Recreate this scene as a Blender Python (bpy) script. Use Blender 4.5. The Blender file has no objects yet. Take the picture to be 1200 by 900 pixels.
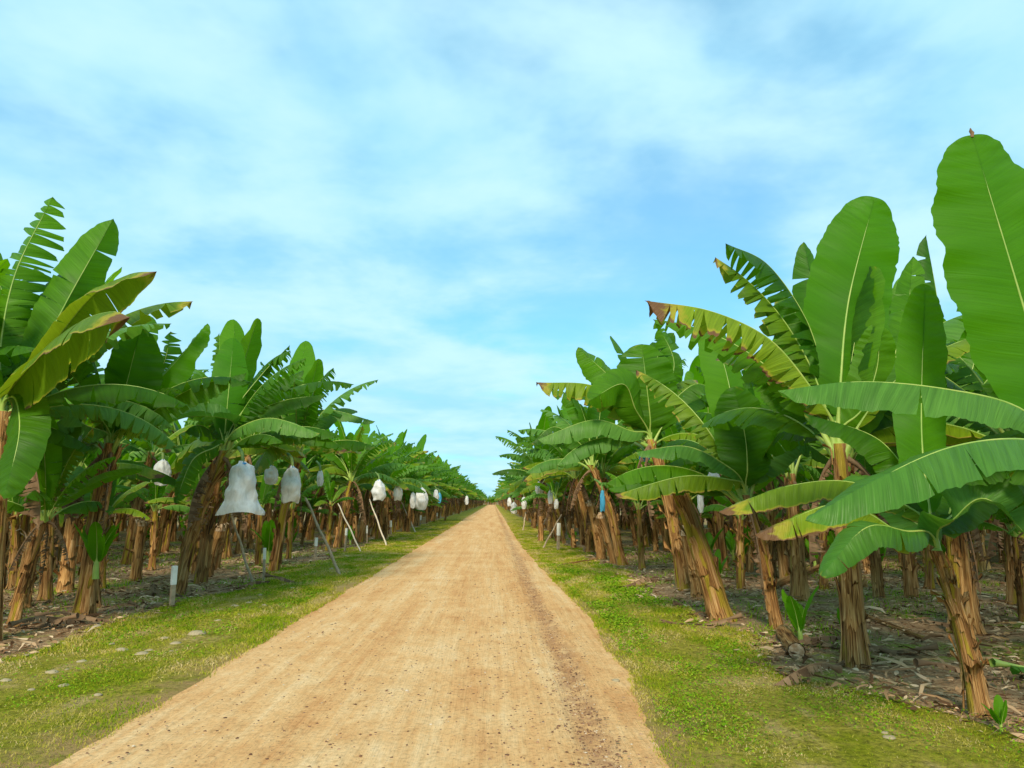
import bpy, math, random
import numpy as np
from mathutils import Vector, Matrix, noise

R = random.Random(7)
NP = np.random.default_rng(11)
scene = bpy.context.scene
col = scene.collection

# ------------------------------------------------------------------ camera, sky, sun, exposure
F_PX = 900.0
CAM_H = 1.6
PITCH = math.atan2(588 - 450, F_PX)
YAW = -math.atan2(600 - 578, F_PX)
cam_data = bpy.data.cameras.new('camera')
cam_data.sensor_width = 36.0
cam_data.lens = 36.0 * F_PX / 1200.0
cam_data.clip_start = 0.05
cam_data.clip_end = 9000
cam = bpy.data.objects.new('camera', cam_data)
col.objects.link(cam)
cam.location = (0, 0, CAM_H)
cam.rotation_euler = (math.radians(90) + PITCH, 0, YAW)
scene.camera = cam
CAM_R = cam.rotation_euler.to_matrix()

SUN_EL, SUN_AZ = math.radians(36), math.radians(192)   # azimuth clockwise from +Y
world = bpy.data.worlds.new('World')
scene.world = world
world.use_nodes = True
sun_data = bpy.data.lights.new('sun', 'SUN')
sun_data.energy = 3.4
sun_data.angle = math.radians(14)
sun_data.color = (1.0, 0.87, 0.68)
sun = bpy.data.objects.new('sun', sun_data)
col.objects.link(sun)
sd = Vector((math.sin(SUN_AZ) * math.cos(SUN_EL), math.cos(SUN_AZ) * math.cos(SUN_EL), math.sin(SUN_EL)))
sun.rotation_euler = (-sd).to_track_quat('-Z', 'Y').to_euler()
sun.location = sd * 60

scene.render.engine = 'CYCLES'
scene.view_settings.view_transform = 'Standard'
scene.view_settings.look = 'None'
scene.view_settings.gamma = 1.0
scene.view_settings.exposure = 0.45
scene.view_settings.use_curve_mapping = False
scene.cycles.max_bounces = 8
scene.cycles.transmission_bounces = 6
scene.cycles.diffuse_bounces = 8


class NT:
    """small helper for node trees"""
    def __init__(self, tree):
        self.t = tree
        tree.nodes.clear()

    def n(self, kind, **kw):
        nd = self.t.nodes.new(kind)
        for k, v in kw.items():
            if k.startswith('_'):
                setattr(nd, k[1:], v)
        return nd

    def link(self, a, b):
        self.t.links.new(a, b)

    def put(self, sock, v):
        if hasattr(v, 'is_linked') or isinstance(v, bpy.types.NodeSocket):
            self.link(v, sock)
        else:
            if isinstance(v, (tuple, list)) and len(v) == 3 and sock.type == 'RGBA':
                v = (*v, 1)
            sock.default_value = v

    def math(self, op, a, b=None, c=None, clamp=False):
        nd = self.n('ShaderNodeMath', _operation=op, _use_clamp=clamp)
        self.put(nd.inputs[0], a)
        if b is not None:
            self.put(nd.inputs[1], b)
        if c is not None:
            self.put(nd.inputs[2], c)
        return nd.outputs[0]

    def mix(self, f, a, b, mode='MIX'):
        nd = self.n('ShaderNodeMix', _data_type='RGBA', _blend_type=mode)
        self.put(nd.inputs[0], f)
        self.put(nd.inputs[6], a)
        self.put(nd.inputs[7], b)
        return nd.outputs[2]

    def noise(self, vec, scale, detail=4, rough=0.55, dist=0.0, dim='3D'):
        nd = self.n('ShaderNodeTexNoise', _noise_dimensions=dim)
        if vec is not None:
            self.link(vec, nd.inputs['Vector'])
        nd.inputs['Scale'].default_value = scale
        nd.inputs['Detail'].default_value = detail
        nd.inputs['Roughness'].default_value = rough
        nd.inputs['Distortion'].default_value = dist
        return nd.outputs['Fac']

    def ramp(self, f, stops, interp='LINEAR'):
        nd = self.n('ShaderNodeValToRGB')
        cr = nd.color_ramp
        cr.interpolation = interp
        while len(cr.elements) < len(stops):
            cr.elements.new(0.5)
        for e, (p, c) in zip(cr.elements, stops):
            e.position = p
            e.color = (*c, 1) if len(c) == 3 else c
        self.put(nd.inputs[0], f)
        return nd.outputs[0]

    def smooth(self, x, lo, hi):
        nd = self.n('ShaderNodeMapRange', _interpolation_type='SMOOTHSTEP')
        self.put(nd.inputs[0], x)
        nd.inputs[1].default_value = lo
        nd.inputs[2].default_value = hi
        return nd.outputs[0]

    def scale_vec(self, vec, s, off=None):
        nd = self.n('ShaderNodeMapping')
        self.link(vec, nd.inputs[0])
        nd.inputs['Scale'].default_value = s
        if off is not None:
            self.put(nd.inputs['Location'], off)
        return nd.outputs[0]

    def bump(self, h, strength, dist):
        nd = self.n('ShaderNodeBump')
        self.link(h, nd.inputs['Height'])
        nd.inputs['Strength'].default_value = strength
        nd.inputs['Distance'].default_value = dist
        return nd.outputs[0]


SKY_OFF = (1.7, 7.9, 0.0)


def build_sky():
    t = NT(world.node_tree)
    out = t.n('ShaderNodeOutputWorld')
    bg = t.n('ShaderNodeBackground')
    sky = t.n('ShaderNodeTexSky')
    sky.sky_type = 'NISHITA'
    sky.sun_disc = False
    sky.sun_elevation = SUN_EL
    sky.sun_rotation = SUN_AZ
    sky.air_density = 1.0
    sky.dust_density = 0.6
    sky.ozone_density = 1.6
    tc = t.n('ShaderNodeTexCoord')
    sep = t.n('ShaderNodeSeparateXYZ')
    t.link(tc.outputs['Generated'], sep.inputs[0])
    z = t.math('MAXIMUM', sep.outputs[2], 0.0)
    zz = t.math('ADD', z, 0.16)
    cx = t.math('DIVIDE', sep.outputs[0], zz)
    cy = t.math('DIVIDE', sep.outputs[1], zz)
    cmb = t.n('ShaderNodeCombineXYZ')
    t.link(cx, cmb.inputs[0]); t.link(cy, cmb.inputs[1])
    plane = t.scale_vec(cmb.outputs[0], (1.0, 1.0, 1.0), SKY_OFF)
    big = t.noise(plane, 0.75, 2, 0.5, 0.0)
    mid = t.noise(plane, 1.9, 5, 0.55, 0.15)
    fine = t.noise(plane, 6.0, 4, 0.6, 0.1)
    a = t.math('MULTIPLY', big, 0.62)
    a = t.math('MULTIPLY_ADD', mid, 0.30, a)
    a = t.math('MULTIPLY_ADD', fine, 0.08, a)
    cover = t.smooth(a, 0.36, 0.52)
    # clear-sky colour from the sky node, cloud deck white and slightly blue
    skyc = t.mix(1.0, sky.outputs[0], (0.056, 0.128, 0.148), 'MULTIPLY')
    cloud = t.mix(t.smooth(mid, 0.3, 0.7), (0.30, 0.61, 0.79), (0.46, 0.72, 0.82))
    thin = t.math('MULTIPLY_ADD', cover, 0.56, 0.42)
    c = t.mix(thin, skyc, cloud)
    t.link(c, bg.inputs[0])
    bg.inputs[1].default_value = 1.0
    t.link(bg.outputs[0], out.inputs[0])


build_sky()


# ------------------------------------------------------------------ pixel helpers (photo pixels give directions only)
def ray(x, y):
    return CAM_R @ Vector(((x - 600) / F_PX, (450 - y) / F_PX, -1.0))


def P(x, y, d):
    r = ray(x, y)
    return Vector((0, 0, CAM_H)) + r * (d / r.y)


def G(x, y):
    r = ray(x, y)
    return Vector((0, 0, CAM_H)) + r * (-CAM_H / r.z)


def to_px(p):
    v = CAM_R.transposed() @ (Vector(p) - Vector((0, 0, CAM_H)))
    if v.z > -0.01:
        return (-9999, -9999)
    return (600 + F_PX * v.x / -v.z, 450 - F_PX * v.y / -v.z)


# ------------------------------------------------------------------ materials
def mat(name):
    m = bpy.data.materials.new(name)
    m.use_nodes = True
    t = NT(m.node_tree)
    return m, t, t.n('ShaderNodeOutputMaterial')


def principled(t, color, rough=0.8, spec=0.3, normal=None):
    b = t.n('ShaderNodeBsdfPrincipled')
    t.put(b.inputs['Base Color'], color)
    t.put(b.inputs['Roughness'], rough)
    b.inputs['Specular IOR Level'].default_value = spec
    if normal is not None:
        t.link(normal, b.inputs['Normal'])
    return b


def leaf_material(name, dark, light, trans, wear, gloss=0.42, tfac=0.38, rel=1.0):
    m, t, out = mat(name)
    uv = t.n('ShaderNodeUVMap')
    sep = t.n('ShaderNodeSeparateXYZ')
    t.link(uv.outputs[0], sep.inputs[0])
    u, v = sep.outputs[0], sep.outputs[1]
    info = t.n('ShaderNodeObjectInfo')
    rnd = info.outputs['Random']
    tc = t.n('ShaderNodeTexCoord')
    across = t.math('ABSOLUTE', t.math('MULTIPLY_ADD', v, 2.0, -1.0))
    n1 = t.noise(tc.outputs['Object'], 1.7, 3, 0.5)
    f = t.math('MULTIPLY_ADD', rnd, 0.75, t.math('MULTIPLY_ADD', n1, 0.9, -0.38))
    c = t.mix(t.math('MINIMUM', t.math('MAXIMUM', f, 0.0), 1.0), dark, light)
    # lateral veins: broad pleats and fine lines running from rib to margin
    lane = t.math('MULTIPLY_ADD', across, -0.035, u)
    cmb = t.n('ShaderNodeCombineXYZ')
    t.link(t.math('MULTIPLY', lane, 60.0), cmb.inputs[0])
    t.link(t.math('MULTIPLY', v, 1.2), cmb.inputs[1])
    t.link(t.math('MULTIPLY', rnd, 40.0), cmb.inputs[2])
    vein = t.noise(cmb.outputs[0], 1.0, 2, 0.6)
    cmb2 = t.n('ShaderNodeCombineXYZ')
    t.link(t.math('MULTIPLY', lane, 240.0), cmb2.inputs[0])
    t.link(t.math('MULTIPLY', v, 1.0), cmb2.inputs[1])
    fine = t.noise(cmb2.outputs[0], 1.0, 1, 0.5)
    vv = t.math('MULTIPLY_ADD', vein, 0.6, t.math('MULTIPLY', fine, 0.4))
    c = t.mix(rel, c, t.ramp(vv, [(0.30, (0.62, 0.66, 0.6)), (0.68, (1.32, 1.25, 1.2))]), 'MULTIPLY')
    # wear on margins and tip: yellow, then dry brown
    uvn = t.n('ShaderNodeCombineXYZ')
    t.link(t.math('MULTIPLY', u, 9.0), uvn.inputs[0])
    t.link(t.math('MULTIPLY', v, 2.2), uvn.inputs[1])
    t.link(t.math('MULTIPLY', rnd, 17.0), uvn.inputs[2])
    wn = t.noise(uvn.outputs[0], 1.0, 4, 0.6)
    tip = t.math('MAXIMUM', t.math('MULTIPLY_ADD', u, 5.0, -4.0), 0.0)
    edge = t.math('POWER', across, 5.0)
    e = t.math('MAXIMUM', t.math('MULTIPLY', edge, 0.85), tip)
    e = t.math('ADD', e, t.math('MULTIPLY_ADD', wn, 1.3, -0.65))
    amt = t.math('MULTIPLY_ADD', rnd, 0.5 * wear, wear)
    e = t.math('ADD', e, amt)
    c = t.mix(t.math('MULTIPLY', t.smooth(e, 1.05, 1.35), 0.85), c, (0.42, 0.36, 0.035))
    brown = t.smooth(e, 1.32, 1.5)
    c = t.mix(brown, c, (0.20, 0.105, 0.045))
    bmp = t.bump(vv, 0.6 * rel, 0.022)
    b = principled(t, c, gloss, 0.22, bmp)
    tr = t.n('ShaderNodeBsdfTranslucent')
    tcol = t.mix(brown, t.mix(0.55, c, trans), (0.12, 0.05, 0.015))
    t.link(tcol, tr.inputs[0])
    mx = t.n('ShaderNodeMixShader')
    mx.inputs[0].default_value = tfac
    t.link(b.outputs[0], mx.inputs[1]); t.link(tr.outputs[0], mx.inputs[2])
    t.link(mx.outputs[0], out.inputs[0])
    return m


M = {}
M['leaf'] = leaf_material('banana_leaf', (0.012, 0.08, 0.003), (0.115, 0.30, 0.008), (0.25, 0.52, 0.003), 0.06, 0.42, 0.50)
M['leaf_bright'] = leaf_material('young_banana_leaf', (0.052, 0.20, 0.002), (0.10, 0.275, 0.003), (0.27, 0.58, 0.002), -0.30, 0.5, 0.5, 0.5)
M['leaf_old'] = leaf_material('yellowing_banana_leaf', (0.075, 0.175, 0.006), (0.21, 0.33, 0.012), (0.36, 0.46, 0.01), 0.46)
M['leaf_worn'] = leaf_material('scorched_banana_leaf', (0.10, 0.20, 0.008), (0.23, 0.35, 0.015), (0.36, 0.48, 0.01), 0.60)
M['leaf_pale'] = leaf_material('waxy_banana_leaf', (0.06, 0.19, 0.022), (0.13, 0.30, 0.045), (0.20, 0.46, 0.015), 0.08, 0.4)


def simple(name, c1, c2, scale=6, rough=0.75, spec=0.3, bump=0.0, bd=0.01, coord='Object', island=False, trans=0.0):
    m, t, out = mat(name)
    tc = t.n('ShaderNodeTexCoord')
    n = t.noise(tc.outputs[coord], scale, 5, 0.6)
    f = t.smooth(n, 0.3, 0.7)
    if island:
        g = t.n('ShaderNodeNewGeometry')
        f = t.math('MULTIPLY_ADD', g.outputs['Random Per Island'], 0.75, t.math('MULTIPLY', f, 0.25))
    c = t.mix(f, c1, c2)
    b = principled(t, c, rough, spec, t.bump(n, bump, bd) if bump else None)
    if trans:
        tr = t.n('ShaderNodeBsdfTranslucent')
        t.link(c, tr.inputs[0])
        mx = t.n('ShaderNodeMixShader')
        mx.inputs[0].default_value = trans
        t.link(b.outputs[0], mx.inputs[1]); t.link(tr.outputs[0], mx.inputs[2])
        t.link(mx.outputs[0], out.inputs[0])
    else:
        t.link(b.outputs[0], out.inputs[0])
    return m


M['rib'] = simple('leaf_rib', (0.20, 0.34, 0.05), (0.34, 0.42, 0.09), 4, 0.45, 0.4)
M['dead'] = simple('dead_leaf', (0.09, 0.048, 0.024), (0.36, 0.23, 0.13), 11, 0.85, 0.1, 0.6, 0.02, island=True, trans=0.2)
M['bamboo'] = simple('bamboo', (0.30, 0.22, 0.14), (0.50, 0.38, 0.25), 9, 0.7, 0.25)
M['bamboo_pale'] = simple('pale_bamboo', (0.48, 0.42, 0.32), (0.62, 0.54, 0.42), 9, 0.7, 0.25)
M['cap'] = simple('white_paint', (0.74, 0.71, 0.64), (0.88, 0.85, 0.78), 12, 0.6, 0.3)
M['stone'] = simple('pale_stone', (0.26, 0.205, 0.12), (0.46, 0.38, 0.24), 14, 0.95, 0.03, 0.5, 0.01)
M['cut'] = simple('cut_fibre', (0.34, 0.20, 0.10), (0.62, 0.46, 0.30), 22, 0.9, 0.1, 0.8, 0.01)
M['stalk'] = simple('bunch_stalk', (0.07, 0.14, 0.03), (0.16, 0.24, 0.06), 8, 0.6, 0.3)
M['twine'] = simple('blue_twine', (0.05, 0.25, 0.55), (0.08, 0.35, 0.65), 8, 0.6, 0.3)


def bag_material(name, c1, c2):
    m, t, out = mat(name)
    tc = t.n('ShaderNodeTexCoord')
    n = t.noise(t.scale_vec(tc.outputs['Object'], (7, 7, 3.2)), 1.0, 5, 0.65, 1.2)
    c = t.mix(t.smooth(n, 0.35, 0.65), c1, c2)
    b = principled(t, c, 0.38, 0.45, t.bump(n, 0.9, 0.05))
    tr = t.n('ShaderNodeBsdfTranslucent')
    t.link(c, tr.inputs[0])
    mx = t.n('ShaderNodeMixShader')
    mx.inputs[0].default_value = 0.35
    t.link(b.outputs[0], mx.inputs[1]); t.link(tr.outputs[0], mx.inputs[2])
    t.link(mx.outputs[0], out.inputs[0])
    return m


M['bag_white'] = bag_material('white_film', (0.74, 0.74, 0.72), (0.92, 0.92, 0.90))
M['bag_blue'] = bag_material('blue_film', (0.05, 0.36, 0.60), (0.12, 0.55, 0.78))


def stem_material(name, green, tone=1.0):
    m, t, out = mat(name)
    uv = t.n('ShaderNodeUVMap')
    info = t.n('ShaderNodeObjectInfo')
    off = t.n('ShaderNodeCombineXYZ')
    t.link(t.math('MULTIPLY', info.outputs['Random'], 31.0), off.inputs[0])
    t.link(t.math('MULTIPLY', info.outputs['Random'], 13.0), off.inputs[1])
    v1 = t.scale_vec(uv.outputs[0], (9.0, 1.6, 1.0), off.outputs[0])
    v2 = t.scale_vec(uv.outputs[0], (60.0, 4.0, 1.0), off.outputs[0])
    v3 = t.scale_vec(uv.outputs[0], (3.2, 1.5, 1.0), off.outputs[0])
    a = t.noise(v1, 1.0, 5, 0.6, 0.6)
    fib = t.noise(v2, 1.0, 3, 0.6)
    f = t.math('MULTIPLY_ADD', fib, 0.48, t.math('MULTIPLY', a, 0.52))
    k = tone * 1.12
    c = t.ramp(f, [(0.34, (0.020 * k, 0.009 * k, 0.004 * k)), (0.42, (0.11 * k, 0.050 * k, 0.018 * k)),
                   (0.48, (0.27 * k, 0.140 * k, 0.050 * k)), (0.57, (0.46 * k, 0.285 * k, 0.125 * k)), (0.70, (0.64 * k, 0.47 * k, 0.28 * k))])
    g = t.noise(v3, 1.0, 3, 0.5, 0.8)
    gm = t.smooth(g, 0.66 - 0.3 * green, 0.74 - 0.3 * green)
    gc = t.mix(fib, (0.14, 0.12, 0.008), (0.62, 0.50, 0.05))
    c = t.mix(t.math('MULTIPLY', gm, 0.8), c, gc)
    c = t.mix(1.0, c, t.mix(info.outputs['Random'], (0.80, 0.78, 0.78), (1.12, 1.08, 1.02)), 'MULTIPLY')
    geo = t.n('ShaderNodeNewGeometry')
    c = t.mix(1.0, c, t.mix(geo.outputs['Random Per Island'], (0.30, 0.28, 0.26), (1.45, 1.38, 1.22)), 'MULTIPLY')
    b = principled(t, c, 0.8, 0.10, t.bump(f, 1.0, 0.05))
    t.link(b.outputs[0], out.inputs[0])
    return m


M['stem'] = stem_material('pseudostem', 0.42)
M['stem_green'] = stem_material('green_pseudostem', 0.62)
M['stem_dry'] = stem_material('dry_pseudostem', -0.1, 1.15)
M['sheath'] = stem_material('dry_sheath', 0.0, 1.05)


def road_material():
    m, t, out = mat('clay_road')
    tc = t.n('ShaderNodeTexCoord')
    o = tc.outputs['Object']
    streak = t.noise(t.scale_vec(o, (2.1, 0.10, 1)), 1.0, 5, 0.6, 0.25)
    thin = t.noise(t.scale_vec(o, (11.0, 0.35, 1)), 1.0, 4, 0.65, 0.3)
    blotch = t.noise(o, 0.8, 5, 0.6, 0.3)
    grit = t.noise(o, 26, 6, 0.78)
    mott = t.noise(t.scale_vec(o, (5.0, 2.6, 1)), 1.0, 6, 0.75, 0.4)
    f = t.math('MULTIPLY_ADD', streak, 0.36, t.math('MULTIPLY_ADD', thin, 0.16, t.math('MULTIPLY_ADD', mott, 0.28, t.math('MULTIPLY', blotch, 0.20))))
    c = t.ramp(f, [(0.33, (0.46, 0.205, 0.078)), (0.42, (0.61, 0.315, 0.125)), (0.49, (0.70, 0.41, 0.178)), (0.56, (0.76, 0.50, 0.25)), (0.66, (0.80, 0.60, 0.37))])
    c = t.mix(1.0, c, t.ramp(grit, [(0.28, (0.58, 0.52, 0.46)), (0.5, (1, 1, 1)), (0.75, (1.16, 1.16, 1.14))]), 'MULTIPLY')
    # brown loose gravel in the rut along one side
    sep = t.n('ShaderNodeSeparateXYZ')
    t.link(o, sep.inputs[0])
    wob = t.noise(t.scale_vec(o, (0.4, 0.35, 1)), 1.0, 2, 0.5)
    rx = t.math('ABSOLUTE', t.math('SUBTRACT', t.math('MULTIPLY_ADD', wob, -0.30, sep.outputs[0]), 0.56))
    rut = t.math('SUBTRACT', 1.0, t.smooth(rx, 0.02, 0.22))
    rut = t.math('MULTIPLY', rut, t.smooth(t.noise(o, 5.0, 5, 0.75, 0.3), 0.36, 0.60))
    c = t.mix(t.math('MULTIPLY', rut, 0.62), c, (0.30, 0.14, 0.07))
    spk = t.noise(o, 55, 2, 0.5)
    pat = t.noise(t.scale_vec(o, (1.6, 0.35, 1)), 1.0, 4, 0.6)
    sp = t.math('MULTIPLY', t.smooth(spk, 0.64, 0.70), t.smooth(pat, 0.44, 0.62))
    c = t.mix(t.math('MULTIPLY', sp, 0.75), c, (0.20, 0.12, 0.08))
    h = t.math('MULTIPLY_ADD', grit, 0.35, t.math('MULTIPLY_ADD', thin, 0.8, t.math('MULTIPLY', blotch, 0.5)))
    b = principled(t, c, 0.95, 0.04, t.bump(h, 0.9, 0.05))
    t.link(b.outputs[0], out.inputs[0])
    return m


def ground_material():
    m, t, out = mat('plantation_soil')
    tc = t.n('ShaderNodeTexCoord')
    o = tc.outputs['Object']
    a = t.noise(o, 3.5, 6, 0.7, 0.5)
    bl = t.noise(o, 0.55, 4, 0.6)
    fine = t.noise(o, 24, 4, 0.7)
    f = t.math('MULTIPLY_ADD', fine, 0.5, t.math('MULTIPLY', a, 0.5))
    c = t.ramp(f, [(0.3, (0.08, 0.045, 0.022)), (0.45, (0.24, 0.145, 0.075)), (0.58, (0.40, 0.27, 0.15)), (0.72, (0.52, 0.39, 0.25))])
    gm = t.smooth(t.math('MULTIPLY_ADD', a, 0.35, t.math('MULTIPLY', bl, 0.65)), 0.50, 0.60)
    gc = t.mix(fine, (0.11, 0.16, 0.008), (0.32, 0.36, 0.03))
    c = t.mix(t.math('MULTIPLY', gm, 0.85), c, gc)
    b = principled(t, c, 0.95, 0.1, t.bump(f, 0.9, 0.06))
    t.link(b.outputs[0], out.inputs[0])
    return m


def verge_material(road_at_one):
    m, t, out = mat('mown_verge')
    tc = t.n('ShaderNodeTexCoord')
    o = tc.outputs['Object']
    st = t.noise(t.scale_vec(o, (3.0, 0.35, 1)), 1.0, 5, 0.65, 0.4)
    bl = t.noise(o, 1.3, 5, 0.65)
    fine = t.noise(o, 20, 6, 0.8)
    f = t.math('MULTIPLY_ADD', st, 0.45, t.math('MULTIPLY', bl, 0.55))
    c = t.ramp(f, [(0.32, (0.16, 0.215, 0.008)), (0.44, (0.26, 0.27, 0.016)), (0.54, (0.38, 0.315, 0.055)), (0.64, (0.54, 0.39, 0.16))])
    c = t.mix(1.0, c, t.ramp(fine, [(0.34, (0.30, 0.32, 0.28)), (0.5, (0.95, 0.95, 0.95)), (0.68, (1.45, 1.4, 1.3))]), 'MULTIPLY')
    # bare clay where tyres and water have worn the margin next to the road
    uv = t.n('ShaderNodeUVMap')
    su = t.n('ShaderNodeSeparateXYZ')
    t.link(uv.outputs[0], su.inputs[0])
    near = su.outputs[0] if road_at_one else t.math('SUBTRACT', 1.0, su.outputs[0])
    w = t.math('MULTIPLY_ADD', t.noise(o, 2.2, 5, 0.7), 0.55, t.math('ADD', near, -0.275))
    c = t.mix(t.math('MULTIPLY', t.smooth(w, 0.80, 1.0), 0.9), c, t.mix(fine, (0.34, 0.19, 0.08), (0.60, 0.38, 0.17)))
    b = principled(t, c, 0.95, 0.05, t.bump(fine, 1.0, 0.05))
    t.link(b.outputs[0], out.inputs[0])
    return m


def island_ramp(name, stops, rough=0.85, spec=0.2, trans=0.0, patch=None):
    m, t, out = mat(name)
    g = t.n('ShaderNodeNewGeometry')
    f = g.outputs['Random Per Island']
    tc = t.n('ShaderNodeTexCoord')
    if patch:
        n = t.noise(t.scale_vec(tc.outputs['Object'], patch), 1.0, 4, 0.6)
        f = t.math('MULTIPLY_ADD', f, 0.40, t.math('MULTIPLY_ADD', t.smooth(n, 0.32, 0.66), 0.68, 0.02))
    c = t.ramp(f, stops)
    b = principled(t, c, rough, spec)
    if trans:
        tr = t.n('ShaderNodeBsdfTranslucent')
        t.link(c, tr.inputs[0])
        mx = t.n('ShaderNodeMixShader')
        mx.inputs[0].default_value = trans
        t.link(b.outputs[0], mx.inputs[1]); t.link(tr.outputs[0], mx.inputs[2])
        t.link(mx.outputs[0], out.inputs[0])
    else:
        t.link(b.outputs[0], out.inputs[0])
    return m


M['road'] = road_material()
M['ground'] = ground_material()
M['verge_left'], M['verge_right'] = verge_material(True), verge_material(False)
M['grass'] = island_ramp('grass_blades', [(0.0, (0.13, 0.25, 0.005)), (0.3, (0.22, 0.32, 0.009)), (0.52, (0.36, 0.38, 0.02)), (0.72, (0.50, 0.41, 0.07)), (1.0, (0.66, 0.51, 0.24))], 0.8, 0.08, 0.35, (1.9, 0.8, 1.0))
M['clover'] = island_ramp('clover_leaves', [(0.0, (0.10, 0.24, 0.006)), (0.5, (0.20, 0.36, 0.010)), (1.0, (0.34, 0.45, 0.025))], 0.8, 0.08, 0.35)
M['litter'] = island_ramp('leaf_litter', [(0.0, (0.07, 0.035, 0.018)), (0.2, (0.19, 0.10, 0.05)), (0.42, (0.34, 0.205, 0.105)), (0.7, (0.52, 0.35, 0.20)), (0.92, (0.66, 0.50, 0.33)), (1.0, (0.46, 0.25, 0.09))], 0.95, 0.02, 0.1)
M['pebble'] = island_ramp('road_pebbles', [(0.0, (0.09, 0.045, 0.03)), (0.5, (0.20, 0.105, 0.06)), (0.85, (0.36, 0.21, 0.12)), (0.95, (0.50, 0.38, 0.25)), (1.0, (0.6, 0.5, 0.38))], 0.95, 0.04)


# ------------------------------------------------------------------ mesh helpers
class MB:
    def __init__(self):
        self.v, self.f, self.uv, self.m = [], [], [], []

    def grid(self, rows, uvs, mi=0, close=False):
        """rows: list of equal-length lists of points"""
        b = len(self.v)
        nr, nc = len(rows), len(rows[0])
        for r in rows:
            self.v.extend(tuple(p) for p in r)
        flat = [q for r in uvs for q in r]
        self._uvv = None
        for i in range(nr - 1):
            for j in range(nc - 1):
                ids = (i * nc + j, i * nc + j + 1, (i + 1) * nc + j + 1, (i + 1) * nc + j)
                self.f.append(tuple(b + k for k in ids))
                self.uv.extend(flat[k] for k in ids)
                self.m.append(mi)

    def tube(self, pts, radii, sides, mi=0, vscale=1.0, cap=True):
        rows, uvs = [], []
        n = len(pts)
        for i, p in enumerate(pts):
            a = pts[max(i - 1, 0)]; c = pts[min(i + 1, n - 1)]
            T = (Vector(c) - Vector(a)).normalized()
            ref = Vector((0, 1, 0)) if abs(T.y) < 0.8 else Vector((1, 0, 0))
            X = T.cross(ref).normalized(); Y = T.cross(X)
            rows.append([Vector(p) + (X * math.cos(q) + Y * math.sin(q)) * radii[i] for q in [2 * math.pi * k / sides for k in range(sides + 1)]])
            uvs.append([(k / sides, i / n * vscale) for k in range(sides + 1)])
        self.grid(rows, uvs, mi)
        if cap:
            for i in (0, n - 1):
                b = len(self.v)
                self.v.append(tuple(pts[i]))
                self.v.extend(tuple(q) for q in rows[i][:-1])
                for k in range(sides):
                    self.f.append((b, b + 1 + k, b + 1 + (k + 1) % sides))
                    self.uv.extend([(0.5, 0.5), (0, 0), (1, 0)])
                    self.m.append(mi)

    def add(self, other, mat4=None, mi_off=0):
        b = len(self.v)
        if mat4 is None:
            self.v.extend(other.v)
        else:
            a = np.array(other.v) @ np.array(mat4.to_3x3()).T + np.array(mat4.translation)
            self.v.extend(map(tuple, a))
        self.f.extend(tuple(b + k for k in f) for f in other.f)
        self.uv.extend(other.uv)
        self.m.extend(k + mi_off for k in other.m)

    def mesh(self, name, mats, smooth=True):
        me = bpy.data.meshes.new(name)
        me.from_pydata(self.v, [], self.f)
        uvl = me.uv_layers.new(name='UVMap')
        uvl.data.foreach_set('uv', np.array(self.uv, dtype=np.float32).ravel())
        for m_ in mats:
            me.materials.append(m_)
        me.polygons.foreach_set('material_index', self.m)
        me.polygons.foreach_set('use_smooth', [smooth] * len(self.f))
        me.update()
        return me


def big_mesh(name, verts, faces, material, smooth=False):
    """verts (n,3), faces (m,k) arrays"""
    me = bpy.data.meshes.new(name)
    m_, k = faces.shape
    me.vertices.add(len(verts)); me.vertices.foreach_set('co', verts.astype(np.float32).ravel())
    me.loops.add(m_ * k); me.loops.foreach_set('vertex_index', faces.astype(np.int32).ravel())
    me.polygons.add(m_)
    me.polygons.foreach_set('loop_start', np.arange(0, m_ * k, k, dtype=np.int32))
    me.update(calc_edges=True)
    me.polygons.foreach_set('use_smooth', [smooth] * m_)
    me.materials.append(material)
    me.validate()
    return me


def link(name, data, parent=None, loc=None):
    o = bpy.data.objects.new(name, data)
    col.objects.link(o)
    if parent is not None:
        o.parent = parent
    if loc is not None:
        o.location = loc
    return o


def tag(o, label=None, cat=None, group=None, kind=None):
    if label: o['label'] = label
    if cat: o['category'] = cat
    if group: o['group'] = group
    if kind: o['kind'] = kind
    return o


def smooth_path(pts, n):
    """interpolating spline through pts, n samples evenly by length"""
    pts = [Vector(p) for p in pts]
    if len(pts) == 2:
        dense = [pts[0].lerp(pts[1], i / 40) for i in range(41)]
    else:
        ext = [pts[0] * 2 - pts[1]] + pts + [pts[-1] * 2 - pts[-2]]
        dense = []
        for i in range(1, len(ext) - 2):
            p0, p1, p2, p3 = ext[i - 1:i + 3]
            for k in range(16):
                t = k / 16
                dense.append(0.5 * ((2 * p1) + (p2 - p0) * t + (2 * p0 - 5 * p1 + 4 * p2 - p3) * t * t + (3 * p1 - p0 - 3 * p2 + p3) * t ** 3))
        dense.append(pts[-1])
    L = [0.0]
    for a, b in zip(dense, dense[1:]):
        L.append(L[-1] + (b - a).length)
    out, j = [], 0
    for i in range(n):
        s = L[-1] * i / (n - 1)
        while j < len(L) - 2 and L[j + 1] < s:
            j += 1
        seg = L[j + 1] - L[j]
        out.append(dense[j].lerp(dense[j + 1], 0 if seg < 1e-9 else min(1, (s - L[j]) / seg)))
    return out, L[-1]


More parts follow.
